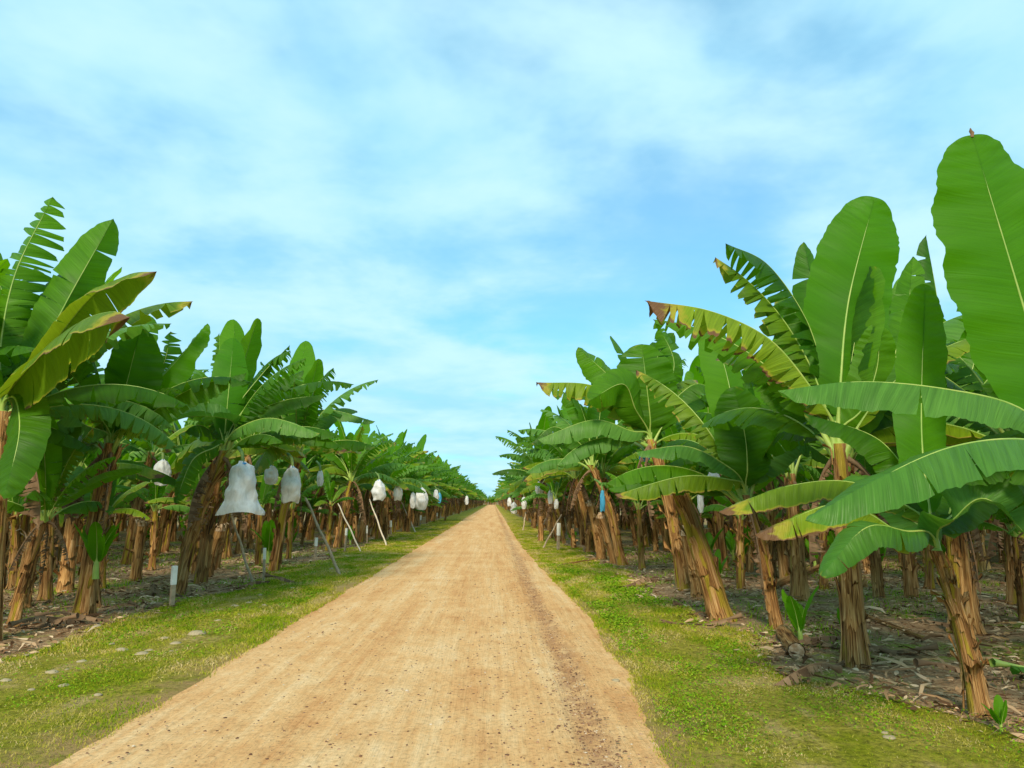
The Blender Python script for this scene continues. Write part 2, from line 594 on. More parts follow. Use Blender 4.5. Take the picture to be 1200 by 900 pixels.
# ------------------------------------------------------------------ banana leaf
def leaf_parts(pts, width, nhint, fold=0.3, curl=0.3, tear=0.2, seed=0, N=32, K=4, petiole=0.15, asym=0.0, rib=0.016, ribsides=6, ripple=1.0, blunt=2.6):
    """returns (lamina MB, rib MB): blade halves split into strips where the wind has torn it"""
    r = random.Random(seed)
    M_ = 64
    path, L = smooth_path(pts, M_ + 1)
    nh = Vector(nhint).normalized()
    Ts, Ns, Bs = [], [], []
    for i in range(M_ + 1):
        T = (path[min(i + 1, M_)] - path[max(i - 1, 0)]).normalized()
        n_ = nh - T * nh.dot(T)
        if n_.length < 0.12:
            n_ = Ns[-1] - T * Ns[-1].dot(T) if Ns else T.orthogonal()
        n_.normalize()
        if Ns and n_.dot(Ns[-1]) < 0:
            n_ = -n_
        if Ns:
            n_ = (n_ * 0.4 + Ns[-1] * 0.6); n_ = (n_ - T * n_.dot(T)).normalized()
        Ts.append(T); Ns.append(n_); Bs.append(T.cross(n_))

    def at(arr, t):
        x = max(0.0, min(1.0, t)) * M_
        i = min(int(x), M_ - 1)
        return arr[i].lerp(arr[i + 1], x - i)

    def half_width(t):
        s = (t - petiole) / (1 - petiole)
        s = max(0.0, min(1.0, s))
        w = (max(0.0, 1 - abs(2 * s - 1) ** blunt)) ** 0.52
        return 0.5 * width * w * (0.86 + 0.14 * math.sin(math.pi * min(1, s * 1.1)))

    lam = MB()
    ph = r.random() * 9
    for side in (-1, 1):
        ns = max(1, int(1 + tear * 22 * r.uniform(0.7, 1.2)))
        cuts = sorted([petiole + (1 - petiole) * min(0.985, max(0.05, (q_ + 1 + r.uniform(-0.62, 0.62)) / ns)) for q_ in range(ns - 1)])
        cuts = [petiole] + [c for i, c in enumerate(cuts) if i == 0 or c - cuts[i - 1] > 0.012] + [1.0]
        sfold = fold + side * asym
        for a, b in zip(cuts, cuts[1:]):
            if b - a < 1e-4:
                continue
            cols = max(2, int(math.ceil((b - a) * N)) + 1)
            extra = tear * r.uniform(-0.15, 0.65) if ns > 1 else 0
            gap = min(0.8, tear * r.uniform(0.10, 0.75) + (0.18 if tear > 0.45 else 0)) if ns > 1 else 0
            short = 1 - tear * r.uniform(0, 0.18)
            tc = a + (b - a) * r.uniform(0.35, 0.65)
            rows, uvs = [], []
            for ci in range(cols):
                cf = ci / (cols - 1)
                if b > 0.999:
                    cf = 1 - (1 - cf) ** 1.7
                if a <= petiole:
                    cf = cf ** 1.3
                t0 = a + (b - a) * cf
                w = half_width(t0) * short
                w *= 1 + 0.05 * noise.noise(Vector((t0 * 42, ph, side))) + 0.035 * noise.noise(Vector((t0 * 130, ph, side + 4)))
                row, uvr = [], []
                p = at(path, t0)
                x = y = 0.0
                for k in range(K + 1):
                    q = k / K
                    tt = tc + (t0 - tc) * (1 - gap * q ** 1.3)
                    if k > 0:
                        ang = sfold + curl * q + extra * q + (1 - petiole) * 0
                        x += math.cos(ang) * w / K
                        y += math.sin(ang) * w / K
                    base = at(path, tt)
                    T, Nn, B = at(Ts, tt), at(Ns, tt), at(Bs, tt)
                    rip = ripple * 0.045 * w * q * (math.sin(tt * 34 + ph + side) + 0.6 * math.sin(tt * 71 + ph * 2)) + ripple * 0.16 * w * q * noise.noise(Vector((tt * 7, ph + side * 3, q)))
                    if N > 60:
                        rip += 0.0045 * math.sin(tt * L * 75 + 2 * math.sin(tt * 19 + ph)) * min(1, q * 3)
                    pos = base + B * (side * x) - Nn * (y - rip) + T * (0.14 * w * q)
                    row.append(pos)
                    uvr.append((t0, 0.5 + side * 0.5 * q))
                if side < 0:
                    row = row[::-1]; uvr = uvr[::-1]
                rows.append(row); uvs.append(uvr)
            lam.grid(rows, uvs, 0)
    rb = MB()
    nr = max(8, N // 2)
    rp = [at(path, 0.985 * i / nr) - at(Ns, i / nr) * 0.004 for i in range(nr + 1)]
    rr = [rib * (1 + 1.6 * max(0, 1 - i / nr / 0.22) ** 1.5) * (1 - 0.86 * (i / nr) ** 0.8) for i in range(nr + 1)]
    rb.tube(rp, rr, ribsides, 0, 1.0, cap=False)
    return lam, rb


def dir_path(th0, th1, L, power=1.2, n=9, sway=0.0):
    """leaf spine in the xz plane, angle from vertical going th0 -> th1"""
    p = Vector((0, 0, 0)); pts = [p.copy()]
    for i in range(n):
        t = (i + 0.5) / n
        th = th0 + (th1 - th0) * t ** power
        p = p + Vector((math.sin(th), sway * t, math.cos(th))) * (L / n)
        pts.append(p.copy())
    return pts


def pool_leaf(kind, seed, lod):
    r = random.Random(seed)
    N, K, rs = ((30, 4, 5), (18, 3, 4), (9, 1, 3))[lod]
    if kind == 'up':
        pts = dir_path(r.uniform(0.05, 0.2), r.uniform(0.35, 0.75), r.uniform(2.5, 2.95), 1.5, sway=r.uniform(-.1, .1))
        prm = dict(width=r.uniform(0.62, 0.78), fold=r.uniform(-0.1, 0.25), curl=r.uniform(0, 0.3), tear=r.choice([0, 0.05, 0.15, 0.5]))
    elif kind == 'mid':
        pts = dir_path(r.uniform(0.25, 0.5), r.uniform(1.3, 2.0), r.uniform(2.4, 2.8), 1.2, sway=r.uniform(-.12, .12))
        prm = dict(width=r.uniform(0.6, 0.75), fold=r.uniform(0.15, 0.6), curl=r.uniform(0.2, 0.6), tear=r.choice([0.1, 0.25, 0.5, 0.8]))
    elif kind == 'low':
        pts = dir_path(r.uniform(0.7, 1.0), r.uniform(1.9, 2.6), r.uniform(2.0, 2.5), 1.0, sway=r.uniform(-.15, .15))
        prm = dict(width=r.uniform(0.55, 0.7), fold=r.uniform(0.4, 0.9), curl=r.uniform(0.3, 0.7), tear=r.choice([0.2, 0.4, 0.8]))
    elif kind == 'rag':
        pts = dir_path(r.uniform(0.15, 0.4), r.uniform(0.9, 1.5), r.uniform(2.4, 2.8), 1.3)
        prm = dict(width=r.uniform(0.6, 0.7), fold=r.uniform(0.3, 0.7), curl=0.4, tear=1.0)
    else:   # dead leaf hanging down along the stem
        pts = dir_path(r.uniform(1.6, 2.0), r.uniform(3.0, 3.2), r.uniform(1.2, 1.7), 0.35, sway=r.uniform(-.1, .1))
        prm = dict(width=r.uniform(0.2, 0.34), fold=r.uniform(0.8, 1.2), curl=0.9, tear=1.0, ripple=6.0)
    if lod == 2:
        prm['tear'] *= 0.4
    nh = Vector((-0.5, 0, 1)) if kind != 'dead' else Vector((1, 0, 0.3))
    return leaf_parts(pts, nhint=nh, seed=seed, N=N, K=K, ribsides=rs, petiole=0.14 if kind != 'dead' else 0.05, rib=0.02, **prm)


POOL_PARTS = {}
POOL = {0: {}, 1: {}}
LEAF_MAT = {'up': ('leaf', 'leaf_bright', 'leaf'), 'mid': ('leaf', 'leaf_pale', 'leaf', 'leaf_old'), 'low': ('leaf_old', 'leaf', 'leaf_pale'), 'rag': ('leaf', 'leaf_old'), 'dead': ('dead',)}
for kind, cnt in (('up', 6), ('mid', 9), ('low', 8), ('rag', 3), ('dead', 4)):
    for lod in (0, 1, 2):
        lst = []
        for i in range(cnt):
            lam, rb = pool_leaf(kind, 100 + i * 7 + len(kind) * 31, lod)
            mname = LEAF_MAT[kind][i % len(LEAF_MAT[kind])]
            lst.append((lam, rb, mname))
        POOL_PARTS[(kind, lod)] = lst
        if lod == 0:
            POOL[0][kind] = [(a.mesh('leaf_blade', [M[mn]]), b.mesh('leaf_rib', [M['rib'] if kind != 'dead' else M['dead']])) for a, b, mn in lst]
        elif lod == 1:
            meshes = []
            for a, b, mn in lst:
                mb = MB(); mb.add(a); mb.add(b, None, 1)
                meshes.append(mb.mesh('leaf_whole', [M[mn], M['rib'] if kind != 'dead' else M['dead']]))
            POOL[1][kind] = meshes


# ------------------------------------------------------------------ stems
def stem_parts(path_pts, r0, r1, seed, sheaths=9, sides=16, rings=18, flare=1.18, ragged=False):
    """core MB and a list of sheath MBs (old overlapping leaf bases, their ends peeling off)"""
    r = random.Random(seed)
    path, L = smooth_path(path_pts, rings + 1)
    ph = r.random() * 20

    def rad(t, q):
        base = r0 + (r1 - r0) * t
        fl = 1 + (flare - 1) * max(0.0, 1 - t * 5.5) ** 1.6
        lump = 1 + 0.10 * noise.noise(Vector((math.cos(q) * 1.6 + ph, math.sin(q) * 1.6, t * 5)))
        groove = 1 + 0.035 * math.sin(q * 5 + ph + t * 3)
        return base * fl * lump * groove

    def pt(t):
        x = max(0, min(1, t)) * rings
        i = min(int(x), rings - 1)
        return path[i].lerp(path[i + 1], x - i)

    core = MB()
    rows, uvs = [], []
    for i in range(rings + 1):
        t = i / rings
        c = pt(t)
        rows.append([c + Vector((math.cos(q), math.sin(q), 0)) * rad(t, q) for q in [2 * math.pi * k / sides for k in range(sides + 1)]])
        uvs.append([(k / sides, t * L * 0.6) for k in range(sides + 1)])
    if rows:
        for row in rows:
            row[-1] = row[0].copy()
    core.grid(rows, uvs, 0)
    # top closed by an uneven dome
    b = len(core.v)
    core.v.append(tuple(pt(1) + Vector((0, 0, -0.02 if ragged else 0.03))))
    nc = sides + 1
    for k in range(sides):
        core.f.append((rings * nc + k, rings * nc + k + 1, b))
        core.uv.extend([(0, 0), (1, 0), (0.5, 0.5)]); core.m.append(1)
    shs = []
    stubs = sheaths if not ragged else 3
    for s in range(sheaths + stubs):
        mb = MB()
        a0 = r.uniform(0, 2 * math.pi); span = r.uniform(0.4, 1.7)
        t0 = r.uniform(0.0, 0.62) if s > 1 else 0.0
        t1 = min(1.02, t0 + r.uniform(0.22, 0.5))
        off = r.uniform(0.006, 0.018) + s * 0.00025
        peel_top = r.uniform(0.0, 0.09) if r.random() < 0.75 else r.uniform(0.08, 0.2)
        peel_bot = r.uniform(0.0, 0.03)
        nA, nT = 6, 8
        if s >= sheaths:      # short stubs of old leaf stalks, like scales up the stem
            span = r.uniform(0.45, 1.0); nA, nT = 3, 5
            t0 = 0.25 + 0.7 * (s - sheaths + r.random()) / stubs
            t1 = min(1.04, t0 + r.uniform(0.06, 0.14))
            off = r.uniform(0.012, 0.026); peel_top = r.uniform(0.03, 0.13); peel_bot = 0.0
        rows, uvs = [], []
        jag = [r.uniform(-0.03, 0.03) for _ in range(nA + 1)]
        for i in range(nT + 1):
            ti = i / nT
            row, uvr = [], []
            for k in range(nA + 1):
                kk = k / nA
                taper = 1 - 0.55 * max(0, ti - 0.45) ** 1.2 * 1.6
                q = a0 + (kk - 0.5) * span * taper
                t = t0 + (t1 - t0) * ti + (jag[k] if i in (0, nT) else 0)
                lift = off + peel_top * max(0, ti - 0.72) ** 1.5 * 5 + peel_bot * max(0, 0.2 - ti) * 4
                lift -= 0.010 * (abs(kk - 0.5) * 2) ** 3
                lift += 0.004 * noise.noise(Vector((q * 3, t * 12, ph + s)))
                p = pt(t) + Vector((math.cos(q), math.sin(q), 0)) * (rad(max(0, min(1, t)), q) + lift)
                if p.z < 0.004:
                    p.z = 0.004 + 0.002 * k
                row.append(p); uvr.append((0.05 * s + kk * span / 6.3, t * L * 0.6))
            rows.append(row); uvs.append(uvr)
        mb.grid(rows, uvs, 0)
        shs.append(mb)
    return core, shs


STEM_POOL, STUMP_POOL = [], []
for i in range(8):
    rr = random.Random(500 + i)
    h = rr.uniform(2.15, 2.6)
    lean = rr.uniform(0.1, 0.7)
    pts = [Vector((0, 0, 0)), Vector((lean * 0.4, 0, h * 0.5)), Vector((lean, 0, h))]
    core, sh = stem_parts(pts, rr.uniform(0.092, 0.125), rr.uniform(0.05, 0.065), 40 + i, 13, 12, 12)
    mb = MB(); mb.add(core)
    for s in sh:
        mb.add(s, None, 2)
    STEM_POOL.append((mb.mesh('pseudostem', [M['stem'] if i % 3 else M['stem_green'], M['rib'], M['sheath']]), pts[-1], mb))
for i in range(7):
    rr = random.Random(700 + i)
    h = rr.uniform(0.8, 1.75)
    lean = rr.uniform(0.0, 0.25)
    pts = [Vector((0, 0, 0)), Vector((lean * 0.5, 0, h * 0.5)), Vector((lean, 0, h))]
    core, sh = stem_parts(pts, rr.uniform(0.085, 0.125), rr.uniform(0.06, 0.09), 60 + i, 9, 12, 9, ragged=True)
    mb = MB(); mb.add(core)
    for s in sh:
        mb.add(s, None, 2)
    STUMP_POOL.append((mb.mesh('cut_stump', [M['stem_dry'], M['cut'], M['sheath']]), mb))

ATTACH = []     # (x, y) of every plant base, to keep generic plants off them


def hero_stem(root, top, r0, r1, seed, material='stem', sheaths=11, bend=0.12, cutend=False):
    mid = top * 0.5 + Vector((-top.x * bend, -top.y * bend, 0))
    core, sh = stem_parts([Vector((0, 0, -0.02)), mid, top], r0, r1, seed, sheaths, 20, 22, ragged=cutend)
    st = link('pseudostem', core.mesh('pseudostem', [M[material], M['cut'] if cutend else M['rib']]), root)
    for s in sh:
        link('sheath', s.mesh('sheath', [M['sheath'] if R.random() < 0.7 else M[material]]), st)
    return st


def hero_leaf(root, lam, rb, material):
    lf = link('leaf', lam.mesh('leaf', [M[material]]), root)
    link('midrib', rb.mesh('midrib', [M['rib']]), lf)
    return lf


def crown_leaf(root, top, kind, az, scale=1.0, sub=True, rnd=R, drop=0.14, idx=None):
    pool = POOL[0][kind] if sub else POOL[1][kind]
    m_ = rnd.choice(pool) if idx is None else pool[idx % len(pool)]
    nm = 'dead_leaf' if kind == 'dead' else 'leaf'
    lf = link(nm, m_[0] if sub else m_, root)
    off = 0.03 if kind != 'dead' else 0.05
    lf.location = top + Vector((math.cos(az) * off, math.sin(az) * off, -drop))
    lf.rotation_euler = (rnd.uniform(-.12, .12), rnd.uniform(-.1, .1), az)
    lf.scale = (scale,) * 3
    if sub:
        link('midrib', m_[1], lf)
    return lf


VIEW = Vector((0, -1, 0.15))


def hero_plant(base_px, top_px, label, leaves, autofill=True, r0=0.14, r1=0.085, topdd=0.0, stem='stem', fill=(), seed=1, group=None, d=None, sheaths=11, name='banana_plant'):
    """base on the ground under its pixel; leaves given as pixel tracks at the plant's own distance (+/- metres)"""
    if d is None:
        b = G(*base_px)
    else:
        b = P(base_px[0], 588, d); b.z = 0
    top = P(top_px[0], top_px[1], b.y + topdd)
    root = link(name, None, None, b)
    root.empty_display_size = 0.2
    tag(root, label, 'banana plant', group)
    ATTACH.append((b.x, b.y, 1.25))
    tl = top - b
    hero_stem(root, tl, r0 * 0.74, r1 * 0.66, seed, stem, sheaths + 10)
    for i, lf in enumerate(leaves):
        pts = [tl * (1 - 0.2 / tl.length)]
        for q in lf['p']:
            dd = q[2] if len(q) > 2 else 0.0
            pts.append(P(q[0], q[1], top.y + dd) - b)
        # leave the crown upward first
        pts.insert(1, tl + Vector((0, 0, 0.10)) + (pts[1] - tl) * 0.12)
        nh = lf.get('face', 'up')
        if isinstance(nh, str):
            nh = VIEW if nh == 'cam' else Vector((0, -0.25, 1))
        lam, rb = leaf_parts(pts, lf.get('w', 0.6), nh, lf.get('fold', 0.3), lf.get('curl', 0.3), lf.get('tear', 0.08) * (1.25 if lf.get('tear', 0.08) < 0.9 else 1) + (0.03 if lf.get('m') != 'leaf_bright' else 0), seed * 31 + i, 84, 5,
                             lf.get('pet', 0.16), lf.get('asym', 0.0), lf.get('rib', 0.017), 7, lf.get('rip', 1.0), lf.get('blunt', 2.6))
        ob = hero_leaf(root, lam, rb, lf.get('m', 'leaf'))
        if lf.get('tip'):     # withered thread at the very end of the blade
            tp = MB(); e = pts[-1]
            tp.tube([e + Vector((0, 0, -.02)), e + Vector((.004, 0, .015)), e + Vector((-.008, 0, .03)), e + Vector((-.014, -.01, .05))], [.012, .016, .013, .003], 6)
            link('dry_tip', tp.mesh('dry_tip', [M['dead']]), ob)
    rr = random.Random(seed * 17)
    if fill and autofill:       # older leaves on the side away from the road and behind
        fill = list(fill) + [(k, rr.uniform(-25, 205), rr.uniform(.8, 1.0)) for k in ('low', 'low', 'mid', 'mid', 'rag', 'up')]
        fill += [('dead', rr.uniform(0, 360), rr.uniform(.7, 1.0)) for _ in range(1)]
    for kind, az, sc in fill:
        crown_leaf(root, tl, kind, math.radians(az), sc, True, rr)
    return root, b, top


def L_(p, w=0.6, face='up', fold=0.3, tear=0.08, m='leaf', **k):
    return dict(p=p, w=w, face=face, fold=fold, tear=tear, m=m, **k)


# ------------------------------------------------------------------ the ground, verges and road
def edge_left(y):
    return -2.66 + 0.06 * noise.noise(Vector((y * 0.5, 1, 1))) + 0.03 * noise.noise(Vector((y * 2.1, 2, 1))) + 0.04 * noise.noise(Vector((y * 6.3, 3, 1)))


_er = [(-10, 1.0), (4.6, 1.06), (5.6, 1.12), (7.2, 1.25), (11, 1.38), (16, 1.27), (28, 1.08), (60, 1.1), (500, 1.1)]


def edge_right(y):
    for (a, va), (b, vb) in zip(_er, _er[1:]):
        if y <= b:
            f = max(0, (y - a) / (b - a))
            return va + (vb - va) * f + 0.06 * noise.noise(Vector((y * 0.6, 5, 1))) + 0.03 * noise.noise(Vector((y * 2.3, 6, 1))) + 0.05 * noise.noise(Vector((y * 6.6, 7, 1)))
    return 1.1


def litter_left(y):
    return -4.75 + 0.25 * math.sin(y * 0.9 + 0.5) + 0.15 * math.sin(y * 2.3) - max(0, 10.5 - y) * 0.22


def litter_right(y):
    return 2.75 + 0.2 * math.sin(y * 0.8) + 0.15 * math.sin(y * 2.1 + 1) + max(0, (7.5 - y)) * 0.5


def y_rows(y0, y1, n):
    a = y0 + 12
    return [a * ((y1 - y0 + a) / a) ** (i / n) - a + y0 for i in range(n + 1)]


gm = MB()
S = 4000
gm.grid([[(-S, -S, 0), (S, -S, 0)], [(-S, S, 0), (S, S, 0)]], [[(0, 0), (1, 0)], [(0, 1), (1, 1)]])
tag(link('ground', gm.mesh('ground', [M['ground']])), 'brown plantation soil with dry litter and green patches', kind='structure')


def strip(name, fa, fb, nx, ys, zf, material, label):
    rows, uvs = [], []
    for y in ys:
        a, b = fa(y), fb(y)
        rows.append([Vector((a + (b - a) * i / nx, y, zf(a + (b - a) * i / nx, y, i / nx))) for i in range(nx + 1)])
        uvs.append([(i / nx, y) for i in range(nx + 1)])
    mb = MB(); mb.grid(rows, uvs)
    return tag(link(name, mb.mesh(name, [material])), label, kind='structure')


def verge_z(x, y, f):
    return 0.004 + 0.03 * math.sin(math.pi * f) * (0.6 + 0.4 * noise.noise(Vector((x, y * 0.7, 3)))) + 0.012 * noise.noise(Vector((x * 2.5, y * 2.5, 0))) * math.sin(math.pi * f)


def road_z(x, y, f):
    e = min(f, 1 - f) * 8
    z = 0.010
    z += 0.012 * (noise.noise(Vector((x * 3.2, y * 0.22, 1))) + 0.5 * noise.noise(Vector((x * 8, y * 0.7, 5))))
    rut = x - 0.68 - 0.10 * noise.noise(Vector((0, y * 0.35, 9)))
    z -= 0.028 * math.exp(-(rut / 0.13) ** 2)
    z += 0.026 * math.exp(-((rut - 0.28) / 0.14) ** 2)
    for tx in (-1.75, -0.35):
        z -= 0.008 * math.exp(-((x - tx) / 0.16) ** 2)
    z += 0.006 * noise.noise(Vector((x * 6, y * 6, 2)))
    return 0.006 + (max(0.009, z + 0.022) - 0.006) * min(1, e * 0.7)


ys = y_rows(-6, 420, 150)
strip('grass_verge_left', lambda y: litter_left(y) - 0.1, lambda y: edge_left(y) + 0.12, 16, ys, verge_z, M['verge_left'], 'green mown grass verge with pale stones beside the road')
strip('grass_verge_right', lambda y: edge_right(y) - 0.12, lambda y: litter_right(y) + 0.1, 12, ys, verge_z, M['verge_right'], 'green mown grass verge along the rutted road edge')
strip('dirt_road', edge_left, edge_right, 70, y_rows(-6, 420, 420), road_z, M['road'], 'straight orange clay road with wheel tracks and gravel')

# ------------------------------------------------------------------ grass, ground cover, litter, pebbles (uncountable)
def dist_y(n, y0, y1, power=1.0):
    """depths with density falling off with distance"""
    u = NP.random(n)
    return y0 * (y1 / y0) ** u


def blades(n, xa, xb, y0, y1, hmin, hmax, keep=None):
    y = dist_y(n, y0, y1)
    f = NP.random(n)
    a = np.array([xa(q) for q in y]); b = np.array([xb(q) for q in y])
    x = a + (b - a) * f
    if keep is not None:
        k = keep(x, y); x, y = x[k], y[k]
    n = len(x)
    sc = np.clip(y / 7.0, 0.8, 4.0)
    h = NP.uniform(hmin, hmax, n) * np.clip(sc, 0.9, 1.5)
    w = NP.uniform(0.0022, 0.0048, n) * sc
    az = NP.uniform(0, 2 * np.pi, n)
    lx, ly = np.cos(az), np.sin(az)
    bend = NP.uniform(0.3, 1.5, n) * h
    baz = NP.uniform(0, 2 * np.pi, n)
    bx, by = np.cos(baz) * bend, np.sin(baz) * bend
    z0 = np.full(n, 0.006)
    v = np.zeros((n, 5, 3))
    v[:, 0] = np.stack([x - lx * w, y - ly * w, z0], 1)
    v[:, 1] = np.stack([x + lx * w, y + ly * w, z0], 1)
    v[:, 2] = np.stack([x + lx * w * .8 + bx * .35, y + ly * w * .8 + by * .35, z0 + h * .65], 1)
    v[:, 3] = np.stack([x - lx * w * .8 + bx * .35, y - ly * w * .8 + by * .35, z0 + h * .65], 1)
    v[:, 4] = np.stack([x + bx, y + by, z0 + h], 1)
    base = (np.arange(n) * 5)[:, None]
    f1 = np.concatenate([base + np.array([[0, 1, 2]]), base + np.array([[0, 2, 3]]), base + np.array([[3, 2, 4]])], 0)
    return v.reshape(-1, 3), f1


def hash_noise(x, y, s, seed):
    return np.array([noise.noise(Vector((a * s, b * s, seed))) for a, b in zip(x, y)])


def keep_patch(s, thr, seed):
    return lambda x, y: hash_noise(x, y * 0.5, s, seed) + NP.normal(0, 0.25, len(x)) > thr


v, f = blades(170000, lambda y: litter_left(y) - 0.15, lambda y: edge_left(y) + 0.05, 4.0, 70, 0.012, 0.034, keep_patch(1.6, -0.12, 2))
tag(link('grass', big_mesh('grass', v, f, M['grass'])), 'short mown grass on the stony verge', 'grass', kind='stuff')
v, f = blades(150000, lambda y: edge_right(y) - 0.05, lambda y: litter_right(y) + 0.15, 3.5, 60, 0.010, 0.030, keep_patch(1.6, -0.10, 4))
tag(link('grass', big_mesh('grass', v, f, M['grass'])), 'short mown grass along the rutted road edge', 'grass', kind='stuff')
# green patches under the plants
vs, fs, o = [], [], 0
for xa, xb in ((lambda y: -14, lambda y: litter_left(y)), (lambda y: litter_right(y), lambda y: 12)):
    v, f = blades(36000, xa, xb, 4.5, 28, 0.02, 0.06, keep_patch(0.9, 0.30, 7))
    vs.append(v); fs.append(f + o); o += len(v)
tag(link('grass', big_mesh('grass', np.concatenate(vs), np.concatenate(fs), M['clover'])), 'low green weeds in patches under the banana plants', 'grass', kind='stuff')


def leaflets(n, xa, xb, y0, y1, size, keep):
    y = dist_y(n, y0, y1); fr = NP.random(n)
    a = np.array([xa(q) for q in y]); b = np.array([xb(q) for q in y])
    x = a + (b - a) * fr
    k = keep(x, y); x, y = x[k], y[k]; n = len(x)
    s = NP.uniform(0.5, 1.0, n) * size * np.clip(y / 7, 0.9, 2)
    az = NP.uniform(0, 2 * np.pi, n)
    h = NP.uniform(0.02, 0.055, n)
    tz = NP.uniform(-0.6, 0.6, (n, 2)) * s[:, None]
    c, s_ = np.cos(az) * s, np.sin(az) * s
    v = np.zeros((n, 4, 3))
    v[:, 0] = np.stack([x - c, y - s_, h - tz[:, 0]], 1)
    v[:, 1] = np.stack([x + s_ * .7, y - c * .7, h - tz[:, 1]], 1)
    v[:, 2] = np.stack([x + c, y + s_, h + tz[:, 0]], 1)
    v[:, 3] = np.stack([x - s_ * .7, y + c * .7, h + tz[:, 1]], 1)
    v[:, :, 2] = np.maximum(v[:, :, 2], 0.006)
    return v.reshape(-1, 3), (np.arange(n) * 4)[:, None] + np.array([[0, 1, 2, 3]])


v, f = leaflets(60000, lambda y: edge_right(y) + 0.1, lambda y: litter_right(y) + 0.4, 4.0, 20, 0.013, keep_patch(1.5, 0.28, 21))
tag(link('clover', big_mesh('clover', v, f, M['clover'])), 'bright green clover patches on the verge by the rutted edge', 'clover', kind='stuff')
v, f = leaflets(26000, lambda y: litter_left(y) - 0.2, lambda y: edge_left(y) - 0.3, 5.0, 24, 0.013, keep_patch(1.5, 0.25, 23))
tag(link('clover', big_mesh('clover', v, f, M['clover'])), 'bright green clover patches on the stony verge', 'clover', kind='stuff')


def litter(n, xa, xb, y0, y1, lmin, lmax):
    y = dist_y(n, y0, y1); fr = NP.random(n)
    a = np.array([xa(q) for q in y]); b = np.array([xb(q) for q in y])
    x = a + (b - a) * fr + NP.normal(0, 0.12, n)
    k = hash_noise(x, y, 0.8, 31) + NP.normal(0, 0.3, n) > -0.35
    x, y = x[k], y[k]; n = len(x)
    L = lmin + (lmax - lmin) * NP.random(n) ** 2.5
    W = L * NP.uniform(0.10, 0.42, n) * np.clip(0.08 / L, 0.2, 1)
    az = NP.uniform(0, 2 * np.pi, n)
    arch = NP.uniform(-0.1, 0.3, n) * L
    roll = NP.uniform(-1.3, 1.3, n)
    tilt = NP.uniform(-0.25, 0.25, n)
    z0 = NP.uniform(0.005, 0.05, n)
    c, s = np.cos(az), np.sin(az)
    v = np.zeros((n, 8, 3))
    for i in range(4):
        t = i / 3 - 0.5
        wob = NP.uniform(-0.12, 0.12, n) * L
        ww = W * (1 - (abs(t) * 2) ** 2 * 0.6)
        for j, sg in ((0, -1), (1, 1)):
            lx, ly = t * L, wob + sg * ww * 0.5
            z = z0 + arch * (0.25 - t * t) * 2 + sg * ww * 0.5 * np.sin(roll + t * 2) + t * L * tilt
            v[:, i * 2 + j] = np.stack([x + c * lx - s * ly, y + s * lx + c * ly, z], 1)
    v[:, :, 2] = np.maximum(v[:, :, 2], 0.004 + 0.004 * NP.random((n, 1)))
    base = (np.arange(n) * 8)[:, None]
    fc = np.concatenate([base + np.array([[2 * i, 2 * i + 1, 2 * i + 3, 2 * i + 2]]) for i in range(3)], 0)
    return v.reshape(-1, 3), fc


for xa, xb, lab in ((lambda y: -17, lambda y: litter_left(y) + 0.05, 'dry brown leaf litter under plants by the stony verge'),
                    (lambda y: litter_right(y) - 0.1, lambda y: 16, 'dry brown leaf litter under plants by the rutted edge')):
    v1, f1 = litter(48000, xa, xb, 4.2, 40, 0.025, 0.13)
    v2, f2 = litter(6000, xa, xb, 4.2, 30, 0.12, 0.5)
    tag(link('leaf_litter', big_mesh('leaf_litter', np.concatenate([v1, v2]), np.concatenate([f1, f2 + len(v1)]), M['litter'], True)), lab, 'leaf litter', kind='stuff')


def pebbles(n, xs, y0, y1, smin, smax, power=3):
    y = dist_y(n, y0, y1)
    x = xs(n, y)
    s = smin + (smax - smin) * NP.random(n) ** power
    oct_v = np.array([[1, 0, 0], [0, 1, 0], [-1, 0, 0], [0, -1, 0], [0, 0, .8], [0, 0, -.4], [.6, .6, .35], [-.6, .55, .3], [-.55, -.6, .4], [.6, -.6, .3]])
    oct_f = np.array([[0, 6, 4], [6, 1, 4], [1, 7, 4], [7, 2, 4], [2, 8, 4], [8, 3, 4], [3, 9, 4], [9, 0, 4], [0, 1, 6], [1, 2, 7], [2, 3, 8], [3, 0, 9]])
    az = NP.uniform(0, 6.28, n)
    st = NP.uniform(0.6, 1.4, (n, 1, 3))
    v = oct_v[None] * st * (1 + NP.uniform(-.2, .2, (n, 10, 1)))
    c, q = np.cos(az)[:, None], np.sin(az)[:, None]
    X = v[:, :, 0] * c - v[:, :, 1] * q; Y = v[:, :, 0] * q + v[:, :, 1] * c
    zz = np.array([road_z(a, b, 0.5) if edge_left(b) < a < edge_right(b) else 0.02 for a, b in zip(x, y)])
    out = np.stack([X * s[:, None] + x[:, None], Y * s[:, None] + y[:, None], v[:, :, 2] * s[:, None] * 0.8 + zz[:, None]], 2)
    return out.reshape(-1, 3), ((np.arange(n) * 10)[:, None, None] + oct_f[None]).reshape(-1, 3)


def road_x(n, y):
    lanes = np.array([-2.0, -1.2, -0.7, -0.1, 0.15, 0.5, 0.62, 0.7])
    x = lanes[NP.integers(0, len(lanes), n)] + NP.normal(0, 0.22, n)
    un = NP.random(n) < 0.3
    x[un] = NP.uniform(-2.6, 1.05, un.sum())
    return np.clip(x, -2.6, 1.05)


